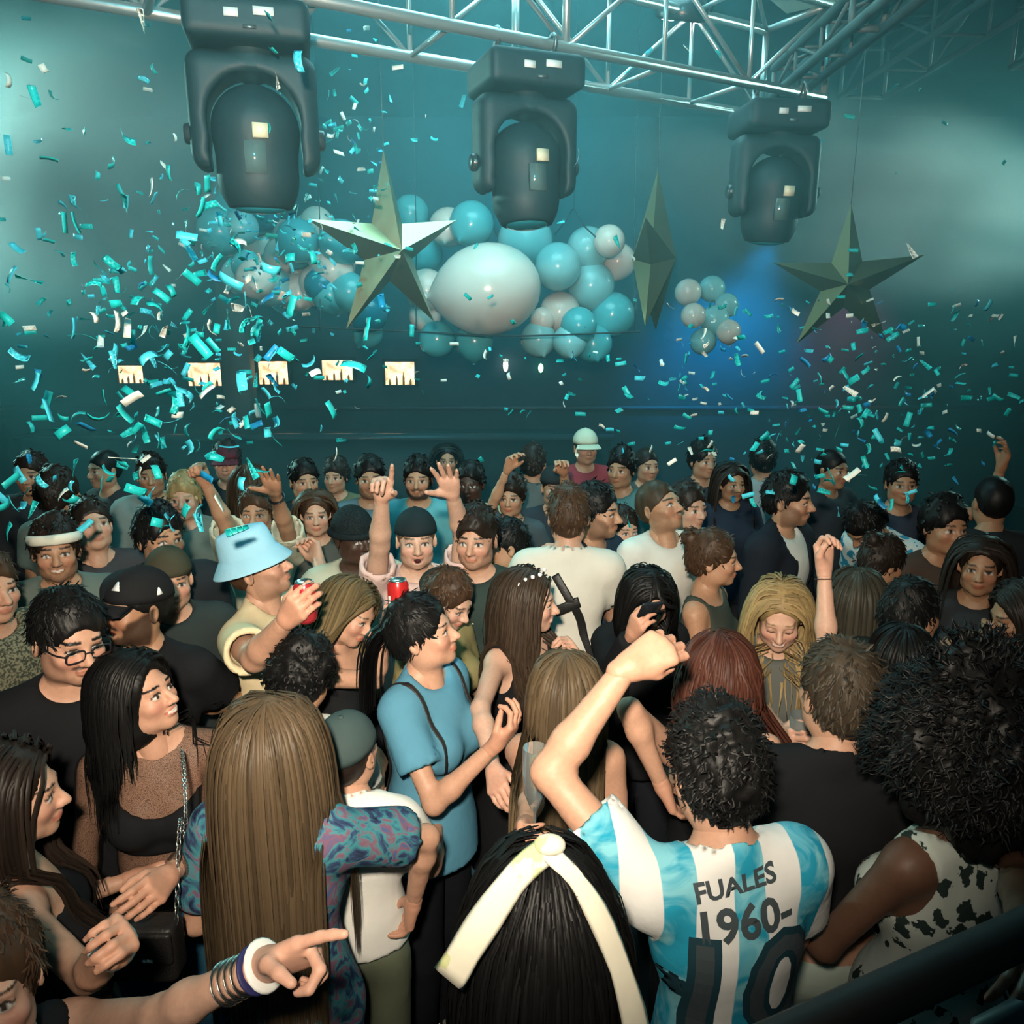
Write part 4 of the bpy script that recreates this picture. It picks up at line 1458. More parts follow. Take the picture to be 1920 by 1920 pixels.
# pale ceiling panel at the very top
cp = bpy.data.objects.new('ceiling_panel', None); COL.objects.link(cp)
c_ = at_z(1502, 28, 4.10); cp.location = (c_[0] + 0.02, c_[1] - 0.86, 4.10); cp.rotation_euler = (0, 0, math.radians(52))
cp['label'] = 'pale square acoustic panel hanging under the ceiling, cut by the top edge'; cp['category'] = 'panel'
V, Q = box_geo((-0.6, -0.6, 0), (0.6, 0.6, 0.05)); obj('board', mesh_np('board', V, Q, simple('panel_pale', (0.80, 0.78, 0.68), 0.6), False), cp)
for sx in (-0.5, 0.5):
    for sy in (-0.5, 0.5):
        V, Q = tube_geo([(sx, sy, 0.05), (sx, sy, 0.90)], 0.004, 6); obj('wire', mesh_np('wire', V, Q, m_alu_shaded), cp)

# ================================================================== lit boxes along the bar at the back
m_warm = simple('warm_lit_glass', (0.9, 0.75, 0.5), 0.4, emit=(1.0, 0.66, 0.30), estr=2.6)
nt = m_warm.node_tree
tc = nt.nodes.new('ShaderNodeTexCoord'); nz = nt.nodes.new('ShaderNodeTexNoise'); nz.inputs['Scale'].default_value = 9; nz.inputs['Detail'].default_value = 3
rp = nt.nodes.new('ShaderNodeValToRGB'); rp.color_ramp.elements[0].position = 0.30; rp.color_ramp.elements[0].color = (0.35, 0.12, 0.03, 1); rp.color_ramp.elements[1].position = 0.58; rp.color_ramp.elements[1].color = (1.0, 0.78, 0.45, 1)
nt.links.new(tc.outputs['Object'], nz.inputs['Vector']); nt.links.new(nz.outputs['Fac'], rp.inputs['Fac']); nt.links.new(rp.outputs['Color'], nt.nodes['Principled BSDF'].inputs['Emission Color'])
m_frame = simple('box_frame', (0.02, 0.025, 0.028), 0.5)
LB = [(246, 702, 48, 32, 'leftmost small warm-lit display box on the back wall'), (384, 702, 64, 42, 'second warm-lit display box from the left, the widest'), (513, 699, 56, 42, 'third warm-lit display box, right of the pillar'),
      (633, 694, 58, 36, 'fourth warm-lit display box, amber and dim'), (750, 700, 56, 42, 'rightmost warm-lit display box, left of the balloons')]
for (x, y, w, h, lb) in LB:
    c = at_y(x, y, 10.85); k = 10.85 / FPX * 1.0
    E = bpy.data.objects.new('display_box', None); COL.objects.link(E); E.location = c
    E['label'] = lb; E['category'] = 'light box'; E['group'] = 'lit display boxes along the back wall'
    hw, hh = w * k / 2 * 0.97, h * k / 2
    V, Q = box_geo((-hw, 0, -hh), (hw, 0.03, hh)); obj('lit_panel', mesh_np('lit_panel', V, Q, m_warm, False), E)
    t_ = 0.03
    V, Q = join_geo([box_geo((-hw - t_, -0.03, -hh - t_), (hw + t_, 0.14, -hh)), box_geo((-hw - t_, -0.03, hh), (hw + t_, 0.14, hh + t_)), box_geo((-hw - t_, -0.03, -hh), (-hw, 0.14, hh)), box_geo((hw, -0.03, -hh), (hw + t_, 0.14, hh))])
    obj('frame', mesh_np('frame', V, Q, m_frame, False), E)
    for j in range(4):
        bx = -hw * 0.7 + j * hw * 0.47; hb = hh * (0.5 + 0.25 * ((j * 7) % 3))
        V, Q = lathe_geo([(0.001, 0), (0.015, 0.0), (0.016, hb * 0.7), (0.007, hb * 0.9), (0.006, hb * 1.1), (0.001, hb * 1.1)], 8)
        bt = obj('bottle', mesh_np('bottle', V + (bx, -0.012, -hh), Q, simple('bottle_amber', (0.75, 0.42, 0.14), 0.15)), E)
for (x, y, col, lb) in ((948, 685, (1.0, 0.98, 0.85), 'small white wall lamp below the giant balloon'), (1014, 690, (0.35, 1.0, 0.55), 'small green wall lamp below the giant balloon')):
    c = at_y(x, y, 10.9)
    E = bpy.data.objects.new('wall_lamp', None); COL.objects.link(E); E.location = c
    E['label'] = lb; E['category'] = 'lamp'
    hh = 0.09 if x < 1000 else 0.065
    V, Q = lathe_geo([(0.001, hh), (0.028, hh * 0.6), (0.036, 0), (0.026, -hh * 0.7), (0.001, -hh)], 12)
    obj('shade', mesh_np('shade', V, Q, simple('lamp_glass_%d' % x, col, 0.3, emit=col, estr=3.5)), E)
    V, Q = tube_geo([(0, 0.0, -hh), (0, 0.06, -hh - 0.02), (0, 0.095, -hh - 0.02)], 0.008, 6); obj('bracket', mesh_np('bracket', V, Q, m_frame), E)
# pillar between the lit boxes
c = at_y(445, 700, 10.4)
V, Q = box_geo((c[0] - 0.16, 10.3, 0), (c[0] + 0.16, 10.62, 5.0))
obj('pillar', mesh_np('pillar', V, Q, simple('pillar_paint', (0.16, 0.18, 0.16), 0.7), False), kind='structure')
# long bar counter at the back
E = bpy.data.objects.new('bar_counter', None); COL.objects.link(E); E.location = (-2.4, 10.0, 0)
E['label'] = 'long dark bar counter along the back wall'; E['category'] = 'bar'
V, Q = box_geo((-3.6, -0.3, 0), (3.6, 0.25, 1.08)); obj('counter_front', mesh_np('counter_front', V, Q, m_frame, False), E)
V, Q = box_geo((-3.65, -0.36, 1.08), (3.65, 0.27, 1.13)); obj('counter_top', mesh_np('counter_top', V, Q, simple('bar_top', (0.06, 0.09, 0.10), 0.25), False), E)

# ================================================================== haze
def vol_mat(name, dens, color, noise=None, aniso=0.2):
    m = bpy.data.materials.new(name); m.use_nodes = True; nt = m.node_tree
    nt.nodes.remove(nt.nodes['Principled BSDF'])
    sc_ = nt.nodes.new('ShaderNodeVolumeScatter'); sc_.inputs['Color'].default_value = (*color, 1); sc_.inputs['Density'].default_value = dens; sc_.inputs['Anisotropy'].default_value = aniso
    nt.links.new(sc_.outputs['Volume'], nt.nodes['Material Output'].inputs['Volume'])
    if noise:
        tc = nt.nodes.new('ShaderNodeTexCoord')
        nz = nt.nodes.new('ShaderNodeTexNoise'); nz.inputs['Scale'].default_value = noise; nz.inputs['Detail'].default_value = 1.5
        nt.links.new(tc.outputs['Object'], nz.inputs['Vector'])
        ln = nt.nodes.new('ShaderNodeVectorMath'); ln.operation = 'LENGTH'; nt.links.new(tc.outputs['Object'], ln.inputs[0])
        fall = nt.nodes.new('ShaderNodeMapRange'); fall.interpolation_type = 'SMOOTHSTEP'
        fall.inputs['From Min'].default_value = 1.0; fall.inputs['From Max'].default_value = 0.25
        nt.links.new(ln.outputs['Value'], fall.inputs['Value'])
        mr = nt.nodes.new('ShaderNodeMapRange'); mr.inputs['From Min'].default_value = 0.40; mr.inputs['From Max'].default_value = 0.62
        nt.links.new(nz.outputs['Fac'], mr.inputs['Value'])
        m1 = nt.nodes.new('ShaderNodeMath'); m1.operation = 'MULTIPLY'; nt.links.new(mr.outputs['Result'], m1.inputs[0]); nt.links.new(fall.outputs['Result'], m1.inputs[1])
        m2 = nt.nodes.new('ShaderNodeMath'); m2.operation = 'MULTIPLY'; m2.inputs[1].default_value = dens; nt.links.new(m1.outputs[0], m2.inputs[0])
        nt.links.new(m2.outputs[0], sc_.inputs['Density'])
    return m


# thin haze: hangs low over the back of the hall and, above head height, comes forward under the trusses
yz = [(10.9, 0.02), (10.9, 4.95), (1.5, 4.95), (1.5, 2.75), (4.7, 2.3), (4.7, 0.02)]
V = [(x, y, z) for x in (-6.95, 6.95) for y, z in yz]
Fc = [(0, 1, 2, 3, 4, 5), (11, 10, 9, 8, 7, 6)] + [(i, i + 6, (i + 1) % 6 + 6, (i + 1) % 6) for i in range(6)]
hz_me = mesh_py('haze', V, Fc)
import bmesh
bm = bmesh.new(); bm.from_mesh(hz_me); bmesh.ops.recalc_face_normals(bm, faces=bm.faces[:]); bmesh.ops.triangulate(bm, faces=bm.faces[:]); bm.to_mesh(hz_me); bm.free()
hz_me.materials.append(vol_mat('thin_haze', 0.055, (0.34, 0.88, 0.98)))  # white fog; the lamps' teal light is put into the scatter colour
obj('haze', hz_me, label='thin stage haze filling the back of the hall, teal light in its colour', cat='haze', kind='stuff')
#'thin_haze', 0.075, (0.72, 0.95, 0.98))), label='thin stage haze filling the back of the hall, teal light in its colour', cat='haze', kind='stuff')
f = Field((-1, -1, -1), (1, 1, 1), 0.1); f.ell((0, 0, 0), (1, 1, 1), 0); VS, QS = f.mesh()
for (px_, py_, d_, sx, sy, sz, rot, dn, lb) in ((90, 280, 6.4, 2.1, 1.2, 1.6, 0.0, 3.2, 'pale smoke cloud billowing at the upper left'), (1600, 360, 6.8, 2.3, 1.2, 0.95, 0.25, 2.2, 'pale smoke cloud drifting at the upper right')):
    o_ = obj('smoke_cloud', mesh_np('smoke_cloud', VS, QS, vol_mat('smoke', dn, (0.85, 0.97, 0.97), 1.6)), label=lb, cat='smoke', kind='stuff')
    o_.location = at(px_, py_, d_); o_.scale = (sx, sy, sz); o_.rotation_euler = (0, rot, 0)


# ================================================================== the crowd
W_ = (0.78, 0.76, 0.70)
BLK = (0.012, 0.013, 0.015)
CREAM = (0.80, 0.66, 0.42)
m_white = simple('white_band', (0.85, 0.85, 0.82), 0.5)
m_black = simple('black_plastic', (0.012, 0.012, 0.014), 0.35)
m_navy = simple('navy_band', (0.02, 0.02, 0.10), 0.6)
m_silver = simple('silver', (0.75, 0.74, 0.70), 0.25, 1.0)
m_gold = simple('gold', (0.85, 0.58, 0.20), 0.25, 1.0)
m_leather = simple('black_leather', (0.015, 0.014, 0.014), 0.45, bump=0.2, bscale=180)
m_pearl = simple('pearl', (0.85, 0.84, 0.80), 0.2)
m_print = simple('print_grey', (0.055, 0.075, 0.085), 0.6)
m_print2 = simple('print_edge', (0.012, 0.05, 0.07), 0.6)

# ---------------------------------------------------------------- nearest people
jersey_m = cloth((0.82, 0.82, 0.80), pattern='stripes', color2=(0.02, 0.33, 0.50), color3=(0.22, 0.58, 0.68), name='striped_jersey')
p = person('jersey', 'man in white and sky blue striped football shirt numbered 10, left arm raised', 1342, 1438, 1.78, 190, hp=-6, skin='light', hair='curly', haircol='black',
           top=('tee', W_), shirtmat=jersey_m, legs=('trousers', (0.03, 0.05, 0.09)), L=((1024, 1440, 'f'), (1185, 1236, 'f')), R='front', Lh='loose', Lp=((-0.1, 0.75, -0.65), (1.0, 0.1, 0.05)), lod=0, build=0.90, neck='round', slean=4, group='people in the front row')
shirt_print(p, '1960-', 0.085, m_print, (0.000, 0.12, 1.378), (-1, 0, 0), rot=0.10, extrude_bold=0.0025, name='year_print')
shirt_print(p, 'FUALES', 0.050, m_print, (0.010, 0.12, 1.447), (-1, 0, 0), rot=0.16, extrude_bold=0.0015, name='name_print')
shirt_print(p, '-', 0.26, m_print2, (0.118, 0.12, 1.262), (-1, 0, 0), extrude_bold=0.012, name='number_flag', off=0.0042)
shirt_print(p, '10', 0.31, m_print2, (0.010, 0.12, 1.225), (-1, 0, 0), extrude_bold=0.013, name='number_outline', off=0.003)
shirt_print(p, '10', 0.31, m_print, (0.010, 0.12, 1.225), (-1, 0, 0), name='number_print', off=0.0055)

p = person('scarf', 'woman with black hair under a folded white headscarf, thin white shoulder strap', 1012, 1722, 1.70, 186, hp=-10, hr=-4, sex='f', skin='light', hair='long', haircol='black',
           top=('tank', (0.80, 0.78, 0.72)), neck='wide', legs=('trousers', (0.02, 0.02, 0.025)), hairlen=0.46, vol=0.034, hairn=620, hairw=0.0062, wave=0.003, L='back', R='front', lod=0, group='people in the front row')

m_scarf = cloth((0.72, 0.68, 0.55), pattern='floral', color2=(0.55, 0.58, 0.30), scale=7, name='headscarf_cloth')
sc_e = None
for pts_, w0_, w1_ in ((((-0.006, 0.062, 0.274), (0.056, 0.092, 0.240), (0.110, 0.116, 0.172), (0.155, 0.122, 0.098)), 0.020, 0.027), (((0.012, 0.068, 0.274), (-0.045, 0.108, 0.226), (-0.094, 0.142, 0.138), (-0.126, 0.166, 0.034), (-0.138, 0.182, -0.03)), 0.015, 0.022)):
    P_ = smooth_path(pts_, 16)
    V, Q = tube_geo(P_, np.linspace(w0_, w1_, 16), 8, flat=0.16, up=(0.0, 0.75, 0.65))
    V = V + vnormals(V, Q) * (0.002 * snoise(V, 60))[:, None]
    sc_e = wear(p, 'headscarf' if sc_e is None else 'headscarf_tail', V, Q, m_scarf, parent=sc_e)
f_ = Field((-0.04, 0.02, 0.23), (0.04, 0.10, 0.29), 0.005); f_.ell((0.002, 0.064, 0.274), (0.026, 0.022, 0.016), 0)
V, Q = f_.mesh(); wear(p, 'knot', V, Q, m_scarf, parent=sc_e)

paisley = cloth((0.05, 0.26, 0.30), pattern='marble', color2=(0.045, 0.075, 0.16), color3=(0.22, 0.10, 0.15), scale=17, name='paisley_blouse')
p = person('longhair', 'woman with long straight brown hair in teal and purple paisley blouse', 512, 1398, 1.69, 172, hp=2, sex='f', skin='light', hair='long', haircol=(0.082, 0.056, 0.032),
           top=('blouse', (0.1, 0.2, 0.2)), shirtmat=paisley, legs=('skirt', (0.03, 0.07, 0.10)), legmat=paisley, hairlen=0.58, hairn=760, hairw=0.0060, vol=0.016, L='bent', R=((800, 1570, 'f'), (775, 1690, 'f')), sleeve=0.72, lod=0, group='people in the front row')

p = person('meshtop', 'woman with black bob looking up, sheer mesh top over black bra', 258, 1302, 1.66, 20, hy=58, hp=16, hr=-4, sex='f', skin='light', hair='bob', haircol='black', mouth='smile',
           top=('bra', BLK), neck='bra', legs=('trousers', (0.03, 0.12, 0.20)), hairlen=0.20, hairn=420, vol=0.024, wave=0.002, L=((400, 1560, 'n'), (318, 1640, 'n')), R='down', Lh='relax', headres=0.0038, lod=0, build=1.10, extra=[dict(kind='mesh', tm=cloth((0.02, 0.015, 0.012), pattern='mesh', name='sheer_mesh'), neck='round')], group='people in the front row')

p = person('specs', 'man with glasses, moustache and black T-shirt with teal print, looking down', 128, 1192, 1.78, 36, hy=18, hp=-8, hr=3, skin='light', hair='short', haircol='black', beard=0.28, mous=True,
           top=('tee', BLK), L='down', R='down', headres=0.0038, lod=0, build=1.05, group='people in the front row')
glasses(p, m_black)
shirt_print(p, 'BOHX', 0.045, simple('teal_print', (0.02, 0.45, 0.42), 0.6), (0.0, -0.12, 1.20), (0, 0, -1), (1, 0, 0), (0, -1, 0), name='teal_print')

p = person('blackcap', 'bearded man in black baseball cap and black T-shirt, mouth wide open', 258, 1136, 1.72, -12, hy=-26, hp=4, skin='olive', hair='buzz', haircol='black', beard=0.85, mouth='open',
           top=('tee', BLK), L=((432, 1312, 'f'), (318, 1325, 'f')), R='bent', lod=0, build=1.10, group='people in the front row')
e_ = baseball_cap(p, (0.014, 0.015, 0.017))
for q_, s_ in (((0.086, 0.030, 0.178), 0.016), ((0.030, -0.085, 0.205), 0.020)):
    dc_ = np.array(q_) - np.array([0, 0.01, 0.15]); rr_ = np.array([0.089, 0.109, 0.100])
    q_ = np.array([0, 0.01, 0.15]) + dc_ / np.linalg.norm(dc_ / rr_); u_ = nrm(dc_ / rr_ ** 2); a_ = nrm(np.cross(u_, [0, 0, 1])); b_ = np.cross(a_, u_)
    V = np.array([np.array(q_) + a_ * s_ * x + b_ * s_ * y + u_ * h for h in (0.0022, -0.001) for x, y in ((-0.7, -0.6), (0.7, -0.6), (0.12, 0.9), (-0.12, 0.9))])
    obj('logo_patch', mesh_np('logo_patch', to_head(p, V), np.array([(0, 1, 2, 3), (7, 6, 5, 4), (0, 4, 5, 1), (1, 5, 6, 2), (2, 6, 7, 3), (3, 7, 4, 0)]), m_white, False), e_)

p = person('bucket', 'man in pale blue bucket hat and cream T-shirt, drinking and facing right', 482, 1062, 1.76, 80, hy=10, hp=17, skin='light', hair='buzz', haircol='brown', beard=0.35,
           top=('tee', CREAM), R=((478, 1235, 'n'), (535, 1165, 'n')), L=((622, 1130, 'f'), (597, 1052, 'f')), Rh='grip', Lh='loose', Rp=(0.2, 0.6, 0), Lp=(-0.3, -0.9, 0), lod=0, build=1.12, group='people in the middle of the crowd')
bm_ = cloth((0.33, 0.62, 0.78), name='bucket_hat_cloth')
V, Q = lathe_geo([(0.002, 0.266), (0.05, 0.266), (0.076, 0.259), (0.083, 0.242), (0.092, 0.178), (0.097, 0.172), (0.128, 0.128), (0.130, 0.123), (0.126, 0.123), (0.094, 0.166), (0.088, 0.172)], 30)
V[:, 1] = V[:, 1] * 1.12 + 0.012
wear(p, 'bucket_hat', V, Q, bm_)

p = person('blueshirt', 'woman in light blue T-shirt with thin black backpack straps, dark hair tied back', 790, 1186, 1.70, 62, hy=22, hp=14, sex='f', skin='light', hair='pony', haircol='black',
           top=('tee', (0.10, 0.29, 0.42)), R=((818, 1520, 'n'), (925, 1400, 'n')), L=((850, 1420, 'f'), (905, 1370, 'f')), Rh='pinch', Rp=(-0.5, 0.3, 0.2), hairlen=0.30, lod=0, legs=('trousers', (0.01, 0.012, 0.016)), group='people in the middle of the crowd')
wrap_strap(p, 'backpack_strap', [(-0.06, 0.14, 1.05), (-0.105, 0.14, 1.22), (-0.115, 0.10, 1.38), (-0.110, 0.0, 1.48), (-0.11, -0.12, 1.38), (-0.12, -0.15, 1.2)], m_leather, r=0.009)
wrap_strap(p, 'backpack_strap', [(0.06, 0.14, 1.05), (0.105, 0.14, 1.22), (0.115, 0.10, 1.38), (0.110, 0.0, 1.48), (0.11, -0.12, 1.38), (0.12, -0.15, 1.2)], m_leather, r=0.009)

p = person('curlyback', 'person with glossy black curls and white T-shirt, seen from behind', 570, 1262, 1.56, 165, hp=-8, skin='tan', hair='mop', haircol='black',
           top=('tee', W_), L='front', R='bent', lod=1, group='people in the middle of the crowd')
p = person('greycap', 'person in slate grey cap and white T-shirt, head bowed', 652, 1408, 1.50, 165, hp=10, skin='light', hair='buzz', haircol='dark',
           top=('tee', (0.86, 0.85, 0.80)), hem=0.97, legs=('trousers', (0.13, 0.15, 0.10)), L='front', R='front', lod=1, group='people in the front row')
baseball_cap(p, (0.055, 0.085, 0.085), size=1.02, brim=False)

p = person('selfie', 'smiling woman at the lower left corner reaching out to point', -26, 1842, 1.62, 60, hy=-30, hp=10, sex='f', skin='fair', hair='bun', haircol='brown', mouth='smile',
           top=('tank', BLK), L=((300, 1905, 'n'), (492, 1812, 'n')), R='down', Lh='point', Lp=((0.1, -0.8, -0.5), (0.95, 0, 0.35)), lod=0, hairlen=0.3, group='people in the front row', handscale=1.1)
wrist_band(p, 'L', m_white, t=-0.02, w=0.012)
wrist_band(p, 'L', m_navy, t=0.06, w=0.009)
for i_ in range(4):
    wrist_band(p, 'L', m_silver, t=0.14 + 0.055 * i_, w=0.0035, name='bracelet', r=1.22 + 0.03 * i_)

p = person('bareshoulder', 'woman with long dark hair and bare shoulder at the left edge', 20, 1490, 1.64, 128, hy=-20, hp=0, sex='f', skin='light', hair='long', haircol='dark',
           top=('tank', BLK), neck='tube', L='bent', R=((165, 1830, 'n'), (215, 1770, 'n')), Rh='loose', Rp=(-0.6, -0.4, -0.3), lod=1, hairlen=0.42, hairn=520, vol=0.022, group='people in the front row')
wrist_band(p, 'R', m_white, t=0.05, w=0.012)

p = person('afro', 'woman with a huge black afro in white floral dress by the handrail', 1800, 1400, 1.76, 205, sex='f', skin=(0.15, 0.075, 0.048), hair='afro', haircol=(0.006, 0.006, 0.006),
           top=('dress', W_), shirtmat=cloth((0.62, 0.68, 0.62), pattern='floral', color2=(0.03, 0.05, 0.045), scale=19, name='floral_dress'), neck='wide', L='front', R=((1915, 1640, 'n'), (1918, 1760, 'n')), lod=0, build=1.05, hs=1.05, group='people in the front row')

p = person('croptop', 'person with short cropped brown hair, black T-shirt and pale trousers, seen from behind', 1572, 1298, 1.76, 172, hy=12, skin='light', hair='short', haircol=(0.045, 0.034, 0.023),
           top=('tee', BLK), hem=1.10, legs=('trousers', (0.50, 0.60, 0.52)), L='bent', R='bent', lod=0, build=1.0, group='people in the front row')

# ---------------------------------------------------------------- second row
p = person('redbrown', 'woman with wavy red-brown hair, gold earring and black top, bare arms', 1345, 1262, 1.66, 190, hp=-4, sex='f', skin='light', hair='wavy', haircol='red',
           top=('tank', BLK), neck='wide', L=((1180, 1330, 'n'), (1240, 1470, 'f')), R=((1440, 1400, 'n'), (1445, 1440, 'f')), hairlen=0.24, wave=0.008, vol=0.02, lod=0, group='people in the middle of the crowd')
for s in (-1, 1):
    V, Q = lathe_geo([(0.001, 0.0), (0.008, -0.012), (0.011, -0.03), (0.006, -0.045), (0.001, -0.048)], 10)
    wear(p, 'earring', (V * 1.3) + np.array([s * 0.118, 0.035, 0.055]), Q, m_gold)

p = person('blonde', 'long-haired blonde woman with eyes closed, left arm raised with bracelet', 1462, 1152, 1.66, -16, hp=-18, sex='f', skin='fair', hair='wavy', haircol='blond', eyes='closed', mouth='smile',
           top=('tee', (0.12, 0.13, 0.12)), sleeve=0.38, L=((1550, 1215, 'n'), (1545, 1060, 'n')), R=((1418, 1330, 'n'), (1468, 1372, 'n')), Rh='grip', Rp=(0.5, 0.5, 0), Lh='loose', Lp=(0.3, -0.9, 0), hairlen=0.42, hairn=560, wave=0.005, vol=0.022, hairfront=0.75, lod=0, group='people in the middle of the crowd')
wrist_band(p, 'L', simple('bead_band', (0.08, 0.03, 0.02), 0.5), t=0.1, w=0.005, name='bracelet')

p = person('blackhair', 'woman with straight black hair in black top holding a phone up', 1215, 1122, 1.62, 10, hp=-24, sex='f', skin='light', hair='long', haircol='black',
           top=('long', BLK), R=((1150, 1260, 'n'), (1185, 1190, 'n')), L='bent', Rh='grip', Rp=(0.6, 0.5, 0), hairlen=0.36, vol=0.018, hairfront=0.2, lod=1, group='people in the middle of the crowd')

p = person('pearls', 'smiling woman with pearl clips in long brown hair and black sleeveless dress', 990, 1126, 1.66, 48, hy=34, hp=-2, sex='f', skin='fair', hair='wavy', haircol=(0.040, 0.026, 0.017), mouth='smile',
           top=('dress', BLK), neck='scoop', R=((900, 1330, 'n'), (925, 1440, 'n')), L=((1100, 1290, 'f'), (1078, 1228, 'n')), Lh='loose', Lp=(-0.6, -0.4, 0), hairlen=0.36, vol=0.016, wave=0.004, hairfront=0.1, lod=0, group='people in the middle of the crowd')
for q_ in ((-0.062, -0.020, 0.232), (-0.070, 0.005, 0.222), (-0.078, 0.030, 0.205), (-0.045, -0.045, 0.238), (0.010, -0.055, 0.240)):
    f_ = Field((-0.012,) * 3, (0.012,) * 3, 0.003); f_.ell((0, 0, 0), (0.0085,) * 3, 0)
    V, Q = f_.mesh(); wear(p, 'pearl_clip', V + np.array(q_), Q, m_pearl)

p = person('blown', 'woman with brown hair swept sideways in black top, head bowed right', 655, 1146, 1.64, 60, hy=10, hp=-22, hr=14, sex='f', skin='light', hair='long', haircol=(0.12, 0.085, 0.040),
           top=('tank', BLK), neck='scoop', wind=(-0.8, -0.2, -0.75), hairlen=0.26, hairn=420, vol=0.02, L='bent', R=((702, 1275, 'n'), (724, 1182, 'n')), Rh='grip', Rp=(0.7, 0.5, 0), lod=0, group='people in the middle of the crowd')

p = person('crossbag', 'man in white T-shirt with black cross-body strap, short brown hair, from behind', 1066, 965, 1.82, 176, skin='light', hair='short', haircol='brown',
           top=('tee', (0.72, 0.68, 0.60)), L='front', R='front', lod=1, build=1.0, group='people in the middle of the crowd')
wrap_strap(p, 'bag_strap', [(0.06, 0.16, 1.42), (0.0, 0.18, 1.33), (-0.04, 0.18, 1.26), (-0.10, 0.16, 1.14), (-0.13, 0.12, 1.0)][::-1], m_leather, r=0.018, flat=0.16)
wrap_strap(p, 'bag_strap', [(0.06, 0.17, 1.24), (0.0, 0.18, 1.27), (-0.06, 0.17, 1.30)], m_leather, r=0.024, flat=0.16, n=14)

p = person('lookup', 'man with shaved head and white T-shirt gazing up to the right', 1236, 950, 1.78, 22, hy=22, hp=22, skin='tan', hair='buzz', haircol=(0.05, 0.035, 0.022), beard=0.30,
           top=('tee', (0.74, 0.72, 0.66)), L='down', R='down', lod=1, group='people in the middle of the crowd')
p = person('updo', 'woman with brown hair pinned up and bare shoulders, turned right', 1338, 1046, 1.68, 58, hy=14, sex='f', skin='tan', hair='bun', haircol='brown',
           top=('tank', (0.05, 0.06, 0.05)), neck='wide', R='chest', L='bent', lod=1, group='people in the middle of the crowd')
p = person('suit', 'man in dark jacket and open white shirt standing in profile', 1478, 936, 1.80, 44, hy=14, skin='tan', hair='short', haircol='black', beard=0.5,
           top=('tee', (0.66, 0.68, 0.64)), extra=[dict(kind='jacket', tm=cloth((0.014, 0.018, 0.026)), neck='deep', open_front=0.09)], L='down', R='down', lod=1, group='people in the middle of the crowd')
p = person('hawaii', 'man in white and blue flowered shirt bending over, right side', 1622, 985, 1.72, -60, hy=-10, hp=-20, lean=32, skin='olive', hair='thick', haircol='black',
           top=('loose', W_), shirtmat=cloth((0.60, 0.66, 0.66), pattern='floral', color2=(0.03, 0.25, 0.40), scale=14, name='flowered_shirt'), L='hold', R='bent', lod=1, group='people in the middle of the crowd')
p = person('darklong', 'woman with long dark olive hair in the right half of the crowd', 1604, 1120, 1.62, 165, sex='f', skin='olive', hair='long', haircol=(0.040, 0.036, 0.026), hairlen=0.40,
           top=('tee', (0.02, 0.025, 0.022)), L='bent', R='down', lod=1, group='people in the middle of the crowd')
p = person('bluehead', 'woman with dark tied hair and bare shoulder, in front of flowered shirt', 1655, 1052, 1.62, 100, hy=10, hp=-18, sex='f', skin='olive', hair='bun', haircol='dark',
           top=('tank', (0.03, 0.03, 0.03)), L='bent', R='down', lod=1, group='people in the middle of the crowd')
p = person('phonewoman', 'woman at the right edge in pale teal top looking at a pink phone', 1916, 1150, 1.66, -95, hy=0, hp=-18, sex='f', skin='olive', hair='long', haircol='dark', hairlen=0.30,
           top=('tank', (0.40, 0.62, 0.56)), R=((1900, 1290, 'f'), (1880, 1215, 'n')), L='hold', Rh='grip', lod=1, group='people in the middle of the crowd')
p = person('armout', 'person in dark shirt with one arm stretched out to the right', 1708, 1150, 1.66, 120, skin='olive', hair='short', haircol='black',
           top=('tee', (0.02, 0.03, 0.03)), L='bent', R=((1780, 1215, 'f'), (1850, 1190, 'f')), lod=1, group='people in the middle of the crowd')
p = person('darkhair2', 'dark-haired person in black at the right, in front of the handrail', 1690, 1235, 1.60, 160, sex='f', skin='olive', hair='long', haircol='black', hairlen=0.25,
           top=('tee', BLK), L='bent', R='bent', lod=1, group='people in the middle of the crowd')
p = person('lightbrown', 'woman with light brown straight hair behind the raised bare arm', 1062, 1290, 1.60, 170, sex='f', skin='light', hair='long', haircol=(0.10, 0.070, 0.040), hairlen=0.42,
           top=('tank', BLK), L=((1000, 1490, 'n'), (985, 1548, 'n')), Lh='grip', Lp=(0.7, 0.3, 0), R='down', lod=1, group='people in the middle of the crowd')
p = person('freckled', 'person with pale forehead between blue T-shirt woman and dark dress', 842, 1122, 1.62, 55, hp=-24, skin='fair', hair='short', haircol='brown', sex='f',
           top=('tee', (0.30, 0.26, 0.12)), L='bent', R='bent', lod=1, group='people in the middle of the crowd')

# ---------------------------------------------------------------- third row
p = person('beanieman', 'man with dark skin, black beanie and cream jacket', 664, 1006, 1.70, 22, hy=20, hp=0, skin='dark', hair='buzz', haircol='black',
           top=('jacket', (0.52, 0.52, 0.40)), L='bent', R='down', lod=1, group='people in the middle of the crowd')
beanie(p, (0.014, 0.022, 0.024))
p = person('pinktee', 'shouting man in pink T-shirt and backwards cap, both arms in the air', 780, 1010, 1.73, 10, hp=2, skin='fair', hair='buzz', haircol='lbrown', mouth='open', beard=0.2,
           top=('tee', (0.72, 0.50, 0.46)), R=((712, 1022, 'n'), (716, 935, 'n')), L=((868, 1000, 'n'), (848, 928, 'n')), Rh='point', Lh='open', Rp=(0, -1, 0), Lp=(0, -1, 0), lod=1, build=1.05, group='people in the middle of the crowd')
baseball_cap(p, (0.014, 0.024, 0.028), back=True)
